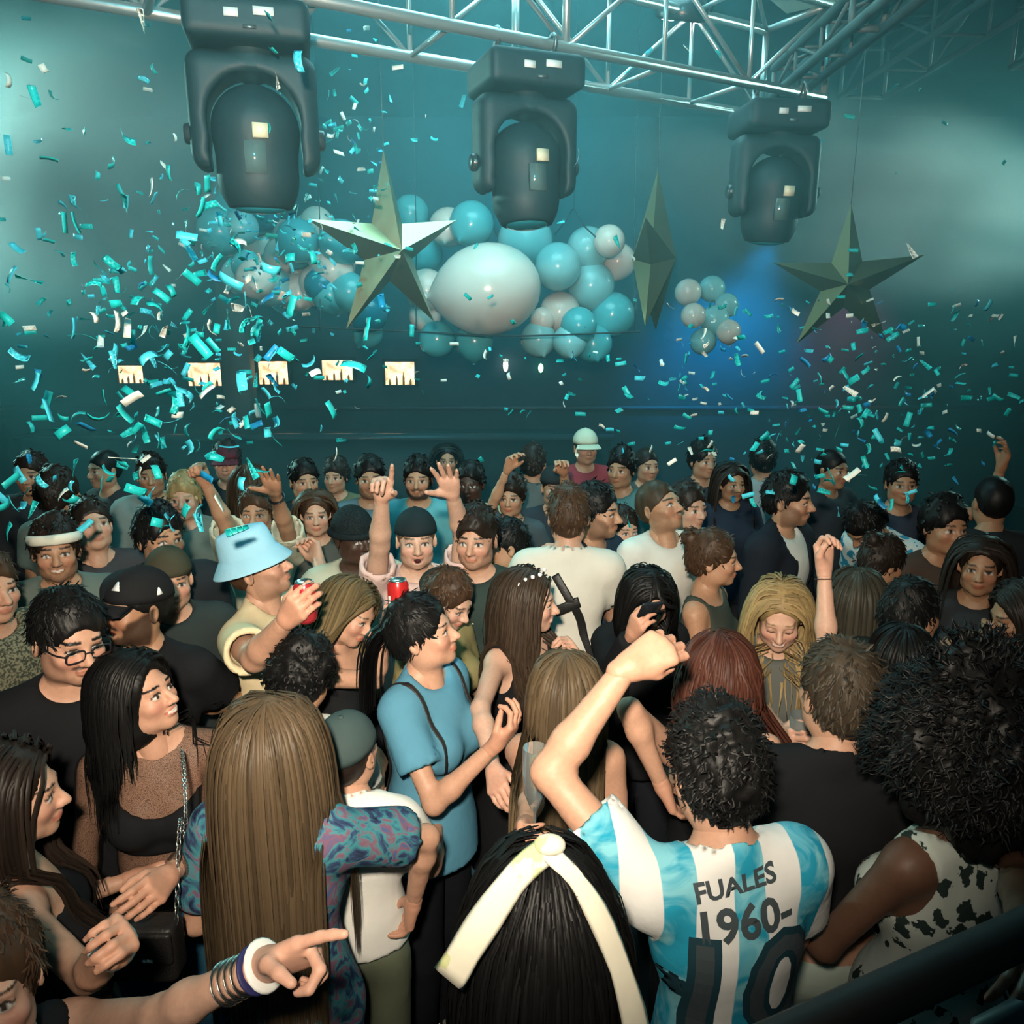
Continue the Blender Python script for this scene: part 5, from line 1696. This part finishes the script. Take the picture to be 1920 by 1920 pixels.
p = person('greentee', 'dark-haired man in dark green T-shirt with tiny white logo', 893, 1008, 1.76, -8, hy=-4, skin='light', hair='quiff', haircol='dark', beard=0.35,
           top=('tee', (0.035, 0.055, 0.050)), L='down', R='down', lod=1, build=1.05, group='people in the middle of the crowd')
shirt_print(p, '-', 0.05, m_white, (0.0, -0.12, 1.30), (1, 0, 0), (0, 0, 1), (0, -1, 0), name='chest_logo')
p = person('profileleft', 'person with black hair in profile facing left, hand at the face', 948, 1020, 1.62, -72, hy=-6, skin='tan', hair='short', haircol='black',
           top=('tee', (0.03, 0.035, 0.05)), L='chest', R='down', lod=1, group='people in the middle of the crowd')
p = person('headband', 'smiling man with white headband and grey-green jacket', 105, 1030, 1.74, 22, hy=6, hp=2, skin='tan', hair='thick', haircol='dark', mouth='smile', beard=0.4,
           top=('jacket', (0.14, 0.18, 0.16)), L='down', R='down', lod=1, build=1.1, group='people in the middle of the crowd')
head_ring(p, 'headband', cloth((0.80, 0.78, 0.66)), 0.163, 0.011, 1.9, tilt=-0.012, wide=1.0)
p = person('yellowpatch', 'dark-haired man with yellow collar patch, face turned right', 300, 1006, 1.76, 30, hy=20, skin='tan', hair='thick', haircol='black', beard=0.2,
           top=('jacket', (0.02, 0.025, 0.03)), L='down', R='down', lod=1, group='people in the middle of the crowd')
wrap_strap(p, 'yellow_patch', [(-0.13, -0.05, 1.46), (-0.10, -0.10, 1.43), (-0.085, -0.13, 1.39)], simple('yellow_green', (0.45, 0.55, 0.04), 0.6), r=0.032, n=8)
p = person('olivecap', 'person in olive cap just behind the black baseball cap', 318, 1085, 1.66, 20, hy=10, skin='light', hair='buzz', haircol='brown',
           top=('hoodie', (0.03, 0.04, 0.04)), L='down', R='down', lod=1, group='people in the middle of the crowd')
baseball_cap(p, (0.06, 0.055, 0.035), brim=False)
p = person('knit', 'person in speckled grey-green knitted sweater at the left edge', -22, 1100, 1.74, 60, skin='light', hair='short', haircol='brown',
           top=('hoodie', (0.2, 0.2, 0.14)), shirtmat=cloth((0.22, 0.21, 0.14), pattern='knit', color2=(0.05, 0.055, 0.04), name='speckled_knit'), L='down', R='bent', lod=1, build=1.15, group='people in the middle of the crowd')
p = person('armsup', 'person in cream jacket with both bare forearms thrown up', 482, 958, 1.70, 4, skin='tan', hair='short', haircol='brown',
           top=('jacket', (0.62, 0.58, 0.44)), sleeve=0.9, R=((425, 985, 'n'), (385, 905, 'n')), L=((535, 985, 'n'), (516, 925, 'n')), Rh='fist', Lh='open', Rp=(0, -1, 0), Lp=(0, -1, 0), lod=1, build=0.95, group='people in the middle of the crowd')
wrist_band(p, 'L', m_black, t=0.12, w=0.006)
p = person('bearded', 'bearded man in bright teal shirt near the back', 784, 896, 1.74, 0, skin='tan', hair='short', haircol='black', beard=0.9,
           top=('tee', (0.12, 0.36, 0.40)), L='down', R='down', lod=2, group='people further back')
p = person('capback', 'person with olive skin and denim shirt left of the bearded man', 694, 895, 1.74, 12, skin='olive', hair='short', haircol='black', beard=0.5,
           top=('long', (0.12, 0.20, 0.24)), L='down', R='bent', lod=2, group='people further back')
p = person('darkface', 'person with dark skin and cream shirt near the back', 882, 905, 1.70, -10, skin='dark', hair='short', haircol='black',
           top=('tee', (0.5, 0.46, 0.30)), L='down', R='down', lod=2, group='people further back')
p = person('handup1', 'person in dark clothes stretching one long arm up, back centre', 958, 930, 1.66, -10, skin='tan', hair='thick', haircol='dark', sex='f',
           top=('tee', (0.06, 0.08, 0.09)), R=((924, 945, 'n'), (952, 880, 'n')), L='down', Rh='relax', Rp=(0.4, -0.8, 0), lod=2, group='people further back')
p = person('handup2', 'person in black cap lifting one hand beside the red shirt', 1040, 912, 1.66, 6, skin='tan', hair='buzz', haircol='dark',
           top=('tee', (0.03, 0.04, 0.05)), L=((1064, 930, 'n'), (1056, 885, 'n')), R='down', Lh='relax', Lp=(0, -1, 0), lod=2, group='people further back')
baseball_cap(p, (0.02, 0.028, 0.032), brim=False)
p = person('profile2', 'man in navy polo in profile right of the white T-shirt back', 1118, 958, 1.78, 50, hy=14, skin='tan', hair='short', haircol='black', beard=0.5,
           top=('tee', (0.02, 0.035, 0.055)), L='down', R='down', lod=1, group='people further back')
p = person('hug', 'person in black hooking a bare arm around the white T-shirt man', 1168, 992, 1.60, 20, skin='light', hair='short', haircol='dark', sex='f',
           top=('tank', (0.03, 0.04, 0.05)), R=((1145, 1022, 'n'), (1050, 1028, 'n')), L='down', Rh='relax', lod=1, group='people further back')
p = person('redshirt', 'person in dull red shirt and white cap with blue brim at the back', 1098, 838, 1.74, 10, skin='tan', hair='buzz', haircol='dark',
           top=('tee', (0.30, 0.045, 0.06)), L='down', R='down', lod=2, group='people further back')
baseball_cap(p, (0.60, 0.62, 0.48), brim=True)
p = person('paleface', 'person with pinkish face tilted back beside the white headband man', 172, 985, 1.72, 40, hp=16, skin='light', hair='short', haircol='dark',
           top=('tee', (0.05, 0.05, 0.055)), L='down', R='bent', lod=2, group='people further back')
p = person('blondfar', 'fair-haired person in grey hoodie behind the thrown-up arms, left', 346, 932, 1.70, 10, skin='light', hair='thick', haircol='blond',
           top=('hoodie', (0.14, 0.17, 0.15)), L='down', R='down', lod=2, group='people further back')
p = person('glassesfar', 'brown-haired woman in dark top between bucket hat and black beanie', 592, 962, 1.66, 14, skin='light', hair='wavy', haircol='brown', sex='f', hairlen=0.2,
           top=('tee', (0.08, 0.08, 0.07)), L='down', R='down', lod=2, group='people further back')
p = person('earface', 'person with blurred face right of the upward-gazing man', 1290, 950, 1.70, 30, skin='light', hair='short', haircol='dark',
           top=('tee', (0.35, 0.44, 0.40)), L='down', R='down', lod=2, group='people further back')
# ---------------------------------------------------------------- dim back rows
FAR = [
    ('tall person in dark hood, far left of the back rows', 60, 888, 1.74, (0.03, 0.035, 0.04), 'm', 'olive', 'dark'),
    ('person in grey-green shirt facing the stage at the far left', 112, 925, 1.76, (0.15, 0.20, 0.18), 'm', 'olive', 'dark'),
    ('dim person in charcoal top below the leftmost lit window', 196, 880, 1.70, (0.04, 0.045, 0.05), 'm', 'tan', 'black'),
    ('dim person in pale grey hoodie, left back row', 284, 890, 1.72, (0.22, 0.28, 0.27), 'm', 'olive', 'dark'),
    ('person in maroon cap and black jacket, left back row', 425, 866, 1.72, (0.02, 0.025, 0.03), 'm', 'light', 'dark'),
    ('dim person in dark blue top left of the open raised hand', 470, 905, 1.66, (0.03, 0.045, 0.06), 'f', 'tan', 'brown'),
    ('dim person in slate shirt right of the open raised hand', 570, 900, 1.70, (0.05, 0.07, 0.08), 'm', 'tan', 'black'),
    ('dim person in khaki shirt behind the beanie man', 630, 892, 1.60, (0.12, 0.13, 0.08), 'm', 'tan', 'dark'),
    ('dim woman in dark top between teal shirt and cream shirt', 838, 862, 1.64, (0.03, 0.04, 0.05), 'f', 'olive', 'black'),
    ('dim person in grey coat under the long raised arm', 1000, 868, 1.72, (0.10, 0.12, 0.12), 'm', 'tan', 'dark'),
    ('dim person in teal shirt just right of the red shirt', 1165, 878, 1.72, (0.08, 0.20, 0.21), 'm', 'olive', 'black'),
    ('dim person with shaved head in grey top, right of centre', 1212, 872, 1.64, (0.08, 0.10, 0.10), 'm', 'tan', 'dark'),
    ('dim woman in navy dress left of the dark jacket man', 1372, 905, 1.66, (0.02, 0.03, 0.05), 'f', 'olive', 'dark'),
    ('dim person in pale shirt at the edge of the blue glow', 1430, 860, 1.72, (0.25, 0.32, 0.34), 'm', 'tan', 'black'),
    ('dim person in dark top right of the dark jacket man', 1560, 880, 1.72, (0.03, 0.04, 0.05), 'm', 'olive', 'black'),
    ('dim person holding one arm over the head, right back row', 1690, 905, 1.74, (0.03, 0.04, 0.06), 'm', 'olive', 'black'),
    ('dim person in brown shirt at the right, under falling confetti', 1770, 985, 1.74, (0.07, 0.05, 0.04), 'm', 'olive', 'black'),
    ('dim person in black at the far right of the back rows', 1860, 940, 1.76, (0.02, 0.025, 0.03), 'm', 'olive', 'black'),
    ('dim woman with long hair right of the flowered shirt', 1838, 1060, 1.68, (0.03, 0.035, 0.04), 'f', 'olive', 'dark'),
    ('dim person in dark jacket far behind the updo woman', 1318, 862, 1.72, (0.03, 0.04, 0.05), 'm', 'tan', 'black'),
]
for i_, (lb_, x_, y_, h_, c_, sx_, sk_, hc_) in enumerate(FAR):
    q_ = person('far%d' % i_, lb_, x_, y_, h_, [8, 170, -30, 20, 12, 175, 30, -10][i_ % 8], skin=sk_, sex=sx_, hair='long' if sx_ == 'f' else ['short', 'thick', 'buzz'][i_ % 3], haircol=hc_, hairlen=0.25,
                top=('hoodie' if 'hood' in lb_ else ('jacket' if 'jacket' in lb_ or 'coat' in lb_ else 'tee'), c_), L='wave' if 'one arm over' in lb_ else 'down', R='down', lod=2, group='dim people in the back rows')
    if 'maroon cap' in lb_: baseball_cap(q_, (0.10, 0.02, 0.03))


# ================================================================== stars, balloons, confetti, held things
m_foil = simple('gold_foil', (0.36, 0.33, 0.19), 0.32, 0.9, bump=0.12, bscale=14)


def star(label, c, R, yaw, roll, pitch=0.0):
    E = bpy.data.objects.new('foil_star', None); COL.objects.link(E); E.location = c
    E['label'] = label; E['category'] = 'star decoration'; E['group'] = 'hanging gold foil stars'
    M = rz(yaw) @ rx(pitch) @ ry(roll)
    pts = []
    for i in range(10):
        r = R if i % 2 == 0 else R * 0.33
        a = math.pi / 2 + i * math.pi / 5
        pts.append((r * math.cos(a), 0, r * math.sin(a)))
    ap = R * 0.26
    P = np.array(pts)
    for i in range(5):          # each arm: four facets with its own ridge
        tip = P[2 * i]; l = P[2 * i - 1]; r = P[(2 * i + 1) % 10]
        V = [tip, l, r, (0, -ap, 0), (0, ap, 0)]
        Fc = [(0, 1, 3), (0, 3, 2), (0, 4, 1), (0, 2, 4)]
        obj('arm', mesh_py('arm', (M @ np.array(V).T).T, Fc, m_foil), E)
    V, Q = tube_geo([M @ np.array([0, 0, R]), (M @ np.array([0, 0, R]))[0:2].tolist() + [4.98 - c[2]]], 0.0025, 6)
    obj('wire', mesh_np('wire', V, Q, m_alu_shaded), E)
    return E


star('gold foil star hanging left of the giant white balloon', at(728, 468, 4.2), 0.48, math.radians(42), math.radians(-4), 0.08)
star('gold foil star seen edge-on, right of the balloons', at(1226, 485, 4.6), 0.48, math.radians(74), math.radians(3))
star('gold foil star hanging alone before the smoke at the right', at(1585, 530, 5.0), 0.46, math.radians(-14), math.radians(-2), 0.12)

# balloons ------------------------------------------------------------------
BC = {'w': (0.80, 0.74, 0.66), 'l': (0.30, 0.68, 0.72), 't': (0.10, 0.50, 0.56), 'd': (0.01, 0.22, 0.32)}
BM = {k: simple('balloon_' + k, v, 0.22, spec=0.5) for k, v in BC.items()}
BN = {'w': 'white', 'l': 'pale aqua', 't': 'teal', 'd': 'deep teal'}
prof = [(0.001, 1.0)] + [(math.sin(a), math.cos(a)) for a in np.linspace(0.2, 2.3, 11)] + [(0.55, -0.86), (0.30, -1.02), (0.10, -1.12), (0.05, -1.16)]
VB, QB = lathe_geo(prof, 20)
VK, QK = lathe_geo([(0.045, -1.15), (0.10, -1.20), (0.085, -1.215), (0.001, -1.20)], 10)
BME = {k: mesh_np('balloon', VB, QB, m) for k, m in BM.items()}
KME = {k: mesh_np('knot', VK, QK, m) for k, m in BM.items()}
rb_ = random.Random(11)


def balloon(px, py, r, k, d=6.6, lab=None, sq=(1, 1, 1), spin=None):
    dd = d + rb_.uniform(-0.2, 0.25)
    s = r * dd / FPX
    E = obj('balloon', BME[k], None, at(px, py, dd), lab or '%s balloon in the cluster hanging over the crowd' % BN[k], 'balloon', 'balloons in the hanging cluster' if not lab or BN[k] in lab else None)
    E['group'] = 'balloons in the hanging cluster'
    E.scale = (s * sq[0], s * sq[1], s * sq[2])
    E.rotation_euler = spin or (rb_.uniform(-0.9, 0.9), rb_.uniform(-0.9, 0.9), rb_.uniform(0, 6))
    obj('knot', KME[k], E)
    return E


balloon(915, 543, 92, 'w', 6.2, 'giant white balloon in the middle of the hanging cluster', (0.92, 0.95, 1.08), (0.05, 1.45, 0.05))
NAMED = [(840, 426, 36, 'w', 'white balloon perched at the top left of the giant balloon'), (800, 545, 40, 'w', 'white balloon touching the left side of the giant balloon'), (797, 592, 30, 'w', 'small white balloon at the lower left of the giant balloon'),
         (1050, 585, 38, 'w', 'white balloon at the lower right of the giant balloon'), (1158, 490, 34, 'w', 'white balloon at the right rim of the cluster'), (1142, 452, 30, 'w', 'white balloon at the upper right rim of the cluster'),
         (1046, 500, 44, 'l', 'pale aqua balloon just right of the giant balloon'), (1108, 535, 44, 'l', 'pale aqua balloon with bright glint, right of centre'), (1102, 466, 40, 'l', 'pale aqua balloon near the top right'),
         (1148, 590, 42, 't', 'teal balloon at the lower right corner of the cluster'), (884, 420, 42, 't', 'teal balloon behind the top white balloon'), (985, 452, 52, 'l', 'pale aqua balloon above the giant balloon'),
         (965, 418, 42, 'd', 'deep teal balloon on top of the cluster under the middle stage light'), (470, 385, 56, 'd', 'deep teal balloon under the largest stage light'), (1018, 600, 24, 'w', 'tiny white balloon tucked below the giant balloon'),
         (1085, 610, 34, 't', 'teal balloon on the bottom rope, right side'), (820, 636, 34, 't', 'teal balloon sagging below the rope at the left'), (890, 640, 36, 't', 'teal balloon sagging below the giant balloon'),
         (1010, 636, 34, 'l', 'pale aqua balloon sagging below the rope, right of centre'), (1068, 640, 32, 'l', 'pale aqua balloon second from the right below the rope'), (1112, 644, 36, 't', 'teal balloon at the right end below the rope'),
         (690, 585, 38, 'd', 'deep teal balloon between the lower arms of the left star'), (690, 625, 28, 't', 'small teal balloon under the left star'), (600, 535, 40, 'w', 'white balloon left of the left star'), (652, 545, 34, 'w', 'white balloon tucked behind the left star'),
         (560, 548, 34, 'w', 'white balloon at the lower left of the cluster'), (610, 470, 46, 'd', 'deep teal balloon behind the left star'), (770, 400, 34, 't', 'teal balloon right of the left star tip'), (790, 475, 40, 't', 'teal balloon between star and giant balloon')]
for x, y, r, k, lb in NAMED:
    balloon(x, y, r, k, 6.65, lb)
for k_ in range(36):
    x = rb_.uniform(395, 660); y = 385 + rb_.uniform(0, 150) + (x - 395) * 0.15
    k2 = rb_.choice('ttllwdw'); balloon(x, y, rb_.uniform(30, 44), k2, 6.25 + 0.9 * rb_.random(), '%s balloon in the left bunch, %s row, %s' % (BN[k2], ['top', 'upper', 'middle', 'lower', 'bottom'][min(4, int((y - 385) / 38))], ['at its far end', 'left of its middle', 'right of its middle', 'close to the star'][min(3, int((x - 395) / 66))]))
for k_ in range(7):
    k2 = 'wllwlwl'[k_]; balloon([1290, 1335, 1362, 1300, 1340, 1366, 1318][k_], [548, 542, 572, 592, 600, 622, 640][k_], rb_.uniform(22, 30), k2, 7.6, 'faint %s balloon of the small right-hand bunch, %s' % (BN[k2], ['upper left', 'at the top', 'upper right', 'middle left', 'in the middle', 'lower right', 'at the bottom'][k_]))
# ropes of the balloon net
E = bpy.data.objects.new('balloon_net', None); COL.objects.link(E); E.location = at(960, 625, 6.3)
E['label'] = 'dark rope net holding up the balloon cluster'; E['category'] = 'net'
b0 = np.array(E.location)
m_rope = simple('rope', (0.03, 0.05, 0.055), 0.8)


def rope(pts, r=0.008):
    V, Q = tube_geo(smooth_path([np.array(q) - b0 for q in pts], 20), r, 6)
    obj('rope', mesh_np('rope', V, Q, m_rope), E)


rope([at(560, 612, 6.35), at(780, 622, 6.25), at(960, 630, 6.15), at(1200, 622, 6.25)])
rope([at(560, 612, 6.95), at(780, 622, 6.95), at(960, 630, 6.95), at(1200, 622, 6.95)])
rope([at(1040, 440, 6.4), at(1060, 415, 6.5), at(1076, 392, 6.6), at(1092, 420, 6.5), at(1118, 445, 6.4)], 0.006)
for x_ in (600, 780, 1190):
    q = at(x_, 620, 6.3)
    rope([q, q + (0, 0.2, 0.9), (q[0], q[1] + 0.3, 4.99)], 0.004)
rope([at(1076, 392, 6.6), at(1076, 392, 6.6) + (0, 0, 0.5), (*at(1076, 392, 6.6)[:2], 4.99)], 0.004)

# confetti ------------------------------------------------------------------
rc = np.random.default_rng(23)
CM = {'teal': simple('confetti_teal', (0.01, 0.46, 0.46), 0.45), 'cyan': simple('confetti_cyan', (0.06, 0.58, 0.72), 0.4), 'blue': simple('confetti_blue', (0.01, 0.25, 0.50), 0.45), 'white': simple('confetti_white', (0.80, 0.80, 0.72), 0.5)}


def strip_geo(bend, twist, n=5):
    """one paper strip 52 x 19 mm, 0.4 mm thick, curled"""
    s = np.linspace(-0.026, 0.026, n); a = s * bend
    c = np.stack([np.sin(a) / bend if abs(bend) > 1e-3 else s, 0 * s, (1 - np.cos(a)) / bend if abs(bend) > 1e-3 else 0 * s], 1)
    nn = np.stack([-np.sin(a), 0 * s, np.cos(a)], 1)
    w = np.array([0, 1, 0]) * 0.0095
    tw = np.cos(s * twist)[:, None] * w + np.sin(s * twist)[:, None] * nn * 0.0095
    h = nn * 0.0002
    R = np.stack([c - tw - h, c + tw - h, c + tw + h, c - tw + h], 1).reshape(-1, 3)
    Q = []
    for i in range(n - 1):
        for j in range(4):
            k = (j + 1) % 4
            Q.append((i * 4 + j, i * 4 + k, i * 4 + 4 + k, i * 4 + 4 + j))
    Q.append((3, 2, 1, 0)); e = (n - 1) * 4; Q.append((e, e + 1, e + 2, e + 3))
    return R, np.array(Q)


SHAPES = [strip_geo(b, t) for b, t in ((0.001, 0), (12, 0), (-18, 5), (35, 8), (0.001, 18), (-40, 0))]
CME = {(i, k): mesh_np('confetti_strip', V, Q, m) for i, (V, Q) in enumerate(SHAPES) for k, m in CM.items()}
pieces = []


def scatter(n, fn, dmin, dmax, p):
    for _ in range(n):
        x, y = fn()
        d = dmin + (dmax - dmin) * rc.random() ** 1.1
        pieces.append((at(x, y, d), d, rc.choice(['teal', 'cyan', 'blue', 'white'], p=p)))


g = lambda cx, cy, sx, sy: (lambda: (rc.normal(cx, sx), rc.normal(cy, sy)))
scatter(320, g(300, 620, 180, 125), 2.0, 4.4, (0.55, 0.27, 0.04, 0.14))
scatter(190, g(520, 450, 110, 80), 3.4, 5.8, (0.50, 0.25, 0.05, 0.20))
scatter(48, lambda: (rc.uniform(0, 560), rc.uniform(20, 460)), 2.2, 4.0, (0.80, 0.08, 0.02, 0.10))
scatter(70, g(660, 260, 60, 110), 3.5, 5.5, (0.65, 0.15, 0.05, 0.15))
scatter(80, lambda: (rc.uniform(0, 520), rc.uniform(720, 1000)), 2.2, 3.2, (0.62, 0.24, 0.04, 0.10))
scatter(420, g(1580, 830, 190, 125), 3.0, 6.0, (0.48, 0.16, 0.10, 0.26))
scatter(90, lambda: (rc.uniform(1250, 1920), rc.uniform(560, 760)), 3.0, 6.0, (0.45, 0.15, 0.10, 0.30))
scatter(70, lambda: (rc.uniform(620, 1300), rc.uniform(640, 880)), 4.0, 6.5, (0.60, 0.10, 0.05, 0.25))
scatter(40, lambda: (rc.uniform(560, 1900), rc.uniform(60, 600)), 3.0, 6.0, (0.5, 0.1, 0.0, 0.4))
pieces = [q for q in pieces if 1.75 < q[0][2] < 4.9]
# the nearest 290 are objects of their own, the rest is one lot
pieces.sort(key=lambda q: q[1])


def zone(pos):
    r = pos - CAM; d = r @ FWD
    x = 960 + FPX * (r @ RGT) / d; y = 960 - FPX * (r @ UPV) / d
    if x < 640:
        if y < 300: return 'high at the left before the smoke' if x < 330 else 'beside the largest stage light'
        if y < 520: return 'left of the balloon cluster' if x < 380 else 'before the left end of the balloon cluster'
        if y < 660: return 'above the lit display boxes, far left' if x < 260 else 'above the lit display boxes'
        if y < 780: return 'level with the lit display boxes, far left' if x < 260 else 'level with the lit display boxes'
        return 'just over the heads at the left' if x < 300 else 'near the raised hands at the left'
    if x < 1260:
        if y < 430: return 'between the left and middle stage lights'
        return 'in front of the giant white balloon' if y < 660 else 'in the dark below the balloons'
    if y < 480: return 'high before the smoke at the right'
    if y < 700: return 'around the lonely star at the right'
    if y < 860: return 'in the blue glow at the right' if x < 1580 else 'before the dark wall at the far right'
    return 'over the heads near the dark jacket man' if x < 1600 else 'over the heads at the far right'


for (pos, d, k) in pieces[:290]:
    tl = rc.integers(0, 6)
    o_ = obj('confetti_strip', CME[(int(tl), str(k))], None, pos, '%s %s confetti strip fluttering %s' % (['flat', 'bowed', 'twisted', 'tightly curled', 'spiralling', 'folded'][int(tl)], k, zone(pos)), 'confetti', 'confetti strips falling over the crowd')
    o_.rotation_euler = rc.uniform(0, 6.28, 3)
    z_ = rc.uniform(0.85, 1.35); o_.scale = (z_, z_, z_)
geo, mi = [], []
for (pos, d, kk) in pieces[290:]:
    V, Q = SHAPES[int(rc.integers(0, 6))]
    a, b, c = rc.uniform(0, 6.28, 3)
    geo.append(((rz(a) @ rx(b) @ ry(c) @ (V * rc.uniform(0.75, 1.15)).T).T + pos, Q)); mi += [list(CM).index(str(kk))] * len(Q)
V, Q = join_geo(geo)
obj('confetti_shower', mesh_np('confetti_shower', V, Q, None, False, mats=list(CM.values()), midx=mi), label='dense shower of more distant teal and white paper confetti', cat='confetti', kind='stuff')

# things held in hands -------------------------------------------------------
def held(name, key, arm, label, cat, fwd=0.08, out=0.036, axis='x', shift=(0, 0, 0), upright=False):
    w, M, s = PEOPLE[key]['hands'][arm]
    c = w + M[:, 2] * fwd * s - M[:, 1] * out * s + np.array(shift)
    E = bpy.data.objects.new(name, None); COL.objects.link(E)
    E['label'] = label; E['category'] = cat
    E.location = c
    if not upright:
        zax = Vector(M[:, 0] if axis == 'x' else M[:, 2])
        if zax.z < 0: zax = -zax
        E.rotation_euler = zax.to_track_quat('Z', 'Y').to_euler()
    return E


def can(E, col):
    m = simple('can_paint_%.2f' % col[0], col, 0.25, 0.4)
    V, Q = lathe_geo([(0.001, -0.062), (0.024, -0.062), (0.029, -0.054), (0.033, -0.046), (0.033, 0.046), (0.026, 0.060)], 20)
    obj('can_body', mesh_np('can_body', V, Q, m), E)
    V, Q = lathe_geo([(0.026, 0.060), (0.0268, 0.0635), (0.025, 0.0635), (0.023, 0.057), (0.001, 0.057)], 20)
    obj('lid', mesh_np('lid', V, Q, m_silver), E)
    V, Q = lathe_geo([(0.0334, -0.012), (0.0336, -0.010), (0.0336, 0.016), (0.0334, 0.018)], 20)
    obj('white_stripe', mesh_np('white_stripe', V[[i for i in range(len(V))]], Q[::4], m_white), E)


can(held('drink_can', 'blown', 'R', 'bright red drinks can lifted beside the swept brown hair', 'can', upright=True, shift=(0, 0, 0.045)), (0.62, 0.03, 0.03))
can(held('drink_can', 'bucket', 'R', 'red drinks can in the hand of the bucket hat man', 'can', upright=True), (0.55, 0.04, 0.05))


def phone(E, col, back):
    V, Q = rbox((-0.037, -0.005, -0.075), (0.037, 0.005, 0.075), 0.0045, 0.003).mesh()
    obj('case', mesh_np('case', V, Q, simple('phone_case_' + back, col, 0.4)), E)
    V, Q = box_geo((-0.034, -0.0062, -0.071), (0.034, -0.0048, 0.071)); obj('screen', mesh_np('screen', V, Q, simple('phone_screen', (0.01, 0.012, 0.015), 0.1), False), E)
    V, Q = box_geo((-0.030, 0.005, 0.040), (-0.006, 0.0075, 0.068)); obj('camera_bump', mesh_np('camera_bump', V, Q, simple('phone_bump', (0.1, 0.08, 0.09), 0.3), False), E)


phone(held('phone', 'blackhair', 'R', 'black phone held up by the woman with straight black hair', 'phone', fwd=0.10, axis='z'), (0.012, 0.016, 0.022), 'black')
phone(held('phone', 'phonewoman', 'R', 'pink phone held at the right edge', 'phone', fwd=0.10, axis='z'), (0.50, 0.28, 0.32), 'pink')
# champagne flute and tumbler
m_glass = simple('clear_glass', (0.85, 0.92, 0.90), 0.04, spec=0.6)
m_glass.node_tree.nodes['Principled BSDF'].inputs['Transmission Weight'].default_value = 0.85
m_amber = simple('amber_drink', (0.65, 0.38, 0.08), 0.1)
E = held('champagne_flute', 'lightbrown', 'L', 'champagne flute with amber drink standing out against black clothes', 'glass', fwd=0.06, out=0.03, upright=True, shift=(0, 0, 0.05))
V, Q = lathe_geo([(0.0265, 0.16), (0.028, 0.10), (0.024, 0.05), (0.010, 0.012), (0.004, 0.0), (0.0035, -0.075), (0.006, -0.08), (0.034, -0.086), (0.034, -0.089), (0.001, -0.088)], 20)
obj('bowl', mesh_np('bowl', V, Q, m_glass), E)
V, Q = lathe_geo([(0.001, 0.125), (0.0255, 0.125), (0.0262, 0.10), (0.022, 0.05), (0.008, 0.014), (0.001, 0.012)], 16)
obj('drink', mesh_np('drink', V, Q, m_amber), E)
E = held('tumbler', 'blonde', 'R', 'short glass of green drink in front of the blonde woman', 'glass', upright=True, shift=(0, 0, 0.01))
V, Q = lathe_geo([(0.001, -0.055), (0.032, -0.055), (0.040, 0.055), (0.038, 0.055), (0.030, -0.048), (0.001, -0.048)], 20)
obj('glass', mesh_np('glass', V, Q, m_glass), E)
V, Q = lathe_geo([(0.001, 0.025), (0.0355, 0.025), (0.030, -0.046), (0.001, -0.047)], 16)
obj('drink', mesh_np('drink', V, Q, simple('green_drink', (0.22, 0.40, 0.22), 0.1)), E)
# shoulder bag with chain
E = bpy.data.objects.new('handbag', None); COL.objects.link(E)
bp_ = at(268, 1775, 1.78); E.location = bp_
E['label'] = 'small black handbag on a silver chain below the sheer mesh top'; E['category'] = 'bag'
V, Q = rbox((-0.085, -0.035, -0.07), (0.085, 0.035, 0.07), 0.016, 0.007).mesh(); obj('bag_body', mesh_np('bag_body', V, Q, m_leather), E)
V, Q = rbox((-0.084, -0.046, -0.01), (0.084, -0.032, 0.068), 0.006, 0.004).mesh(); fl_ = obj('flap', mesh_np('flap', V, Q, m_leather), E)
for x_ in (-0.03, 0.03):
    V, Q = box_geo((x_ - 0.014, -0.052, -0.006), (x_ + 0.014, -0.045, 0.012)); obj('clasp', mesh_np('clasp', V, Q, m_silver, False), fl_)
P_ = smooth_path([np.array([0.08, 0, 0.06]), np.array([0.07, 0.09, 0.25]), at(348, 1570, 1.86) - bp_, at(346, 1470, 1.93) - bp_, at(340, 1405, 2.04) - bp_], 60)
geo = []
for i in range(len(P_) - 1):      # chain links, alternately turned
    d_ = nrm(P_[i + 1] - P_[i]); a_ = nrm(np.cross(d_, [0.2, 1, 0.1])); b_ = np.cross(d_, a_)
    if i % 2: a_, b_ = b_, a_
    th = np.linspace(0, 2 * math.pi, 8, endpoint=False); ln = np.linalg.norm(P_[i + 1] - P_[i]) * 0.72
    geo.append(tube_geo((P_[i] + P_[i + 1]) / 2 + np.cos(th)[:, None] * d_ * ln + np.sin(th)[:, None] * a_ * 0.005, 0.0016, 5, closed=True, up=b_))
V, Q = join_geo(geo); ch_ = obj('chain', mesh_np('chain', V, Q, m_silver), E); ch_['kind'] = 'stuff'
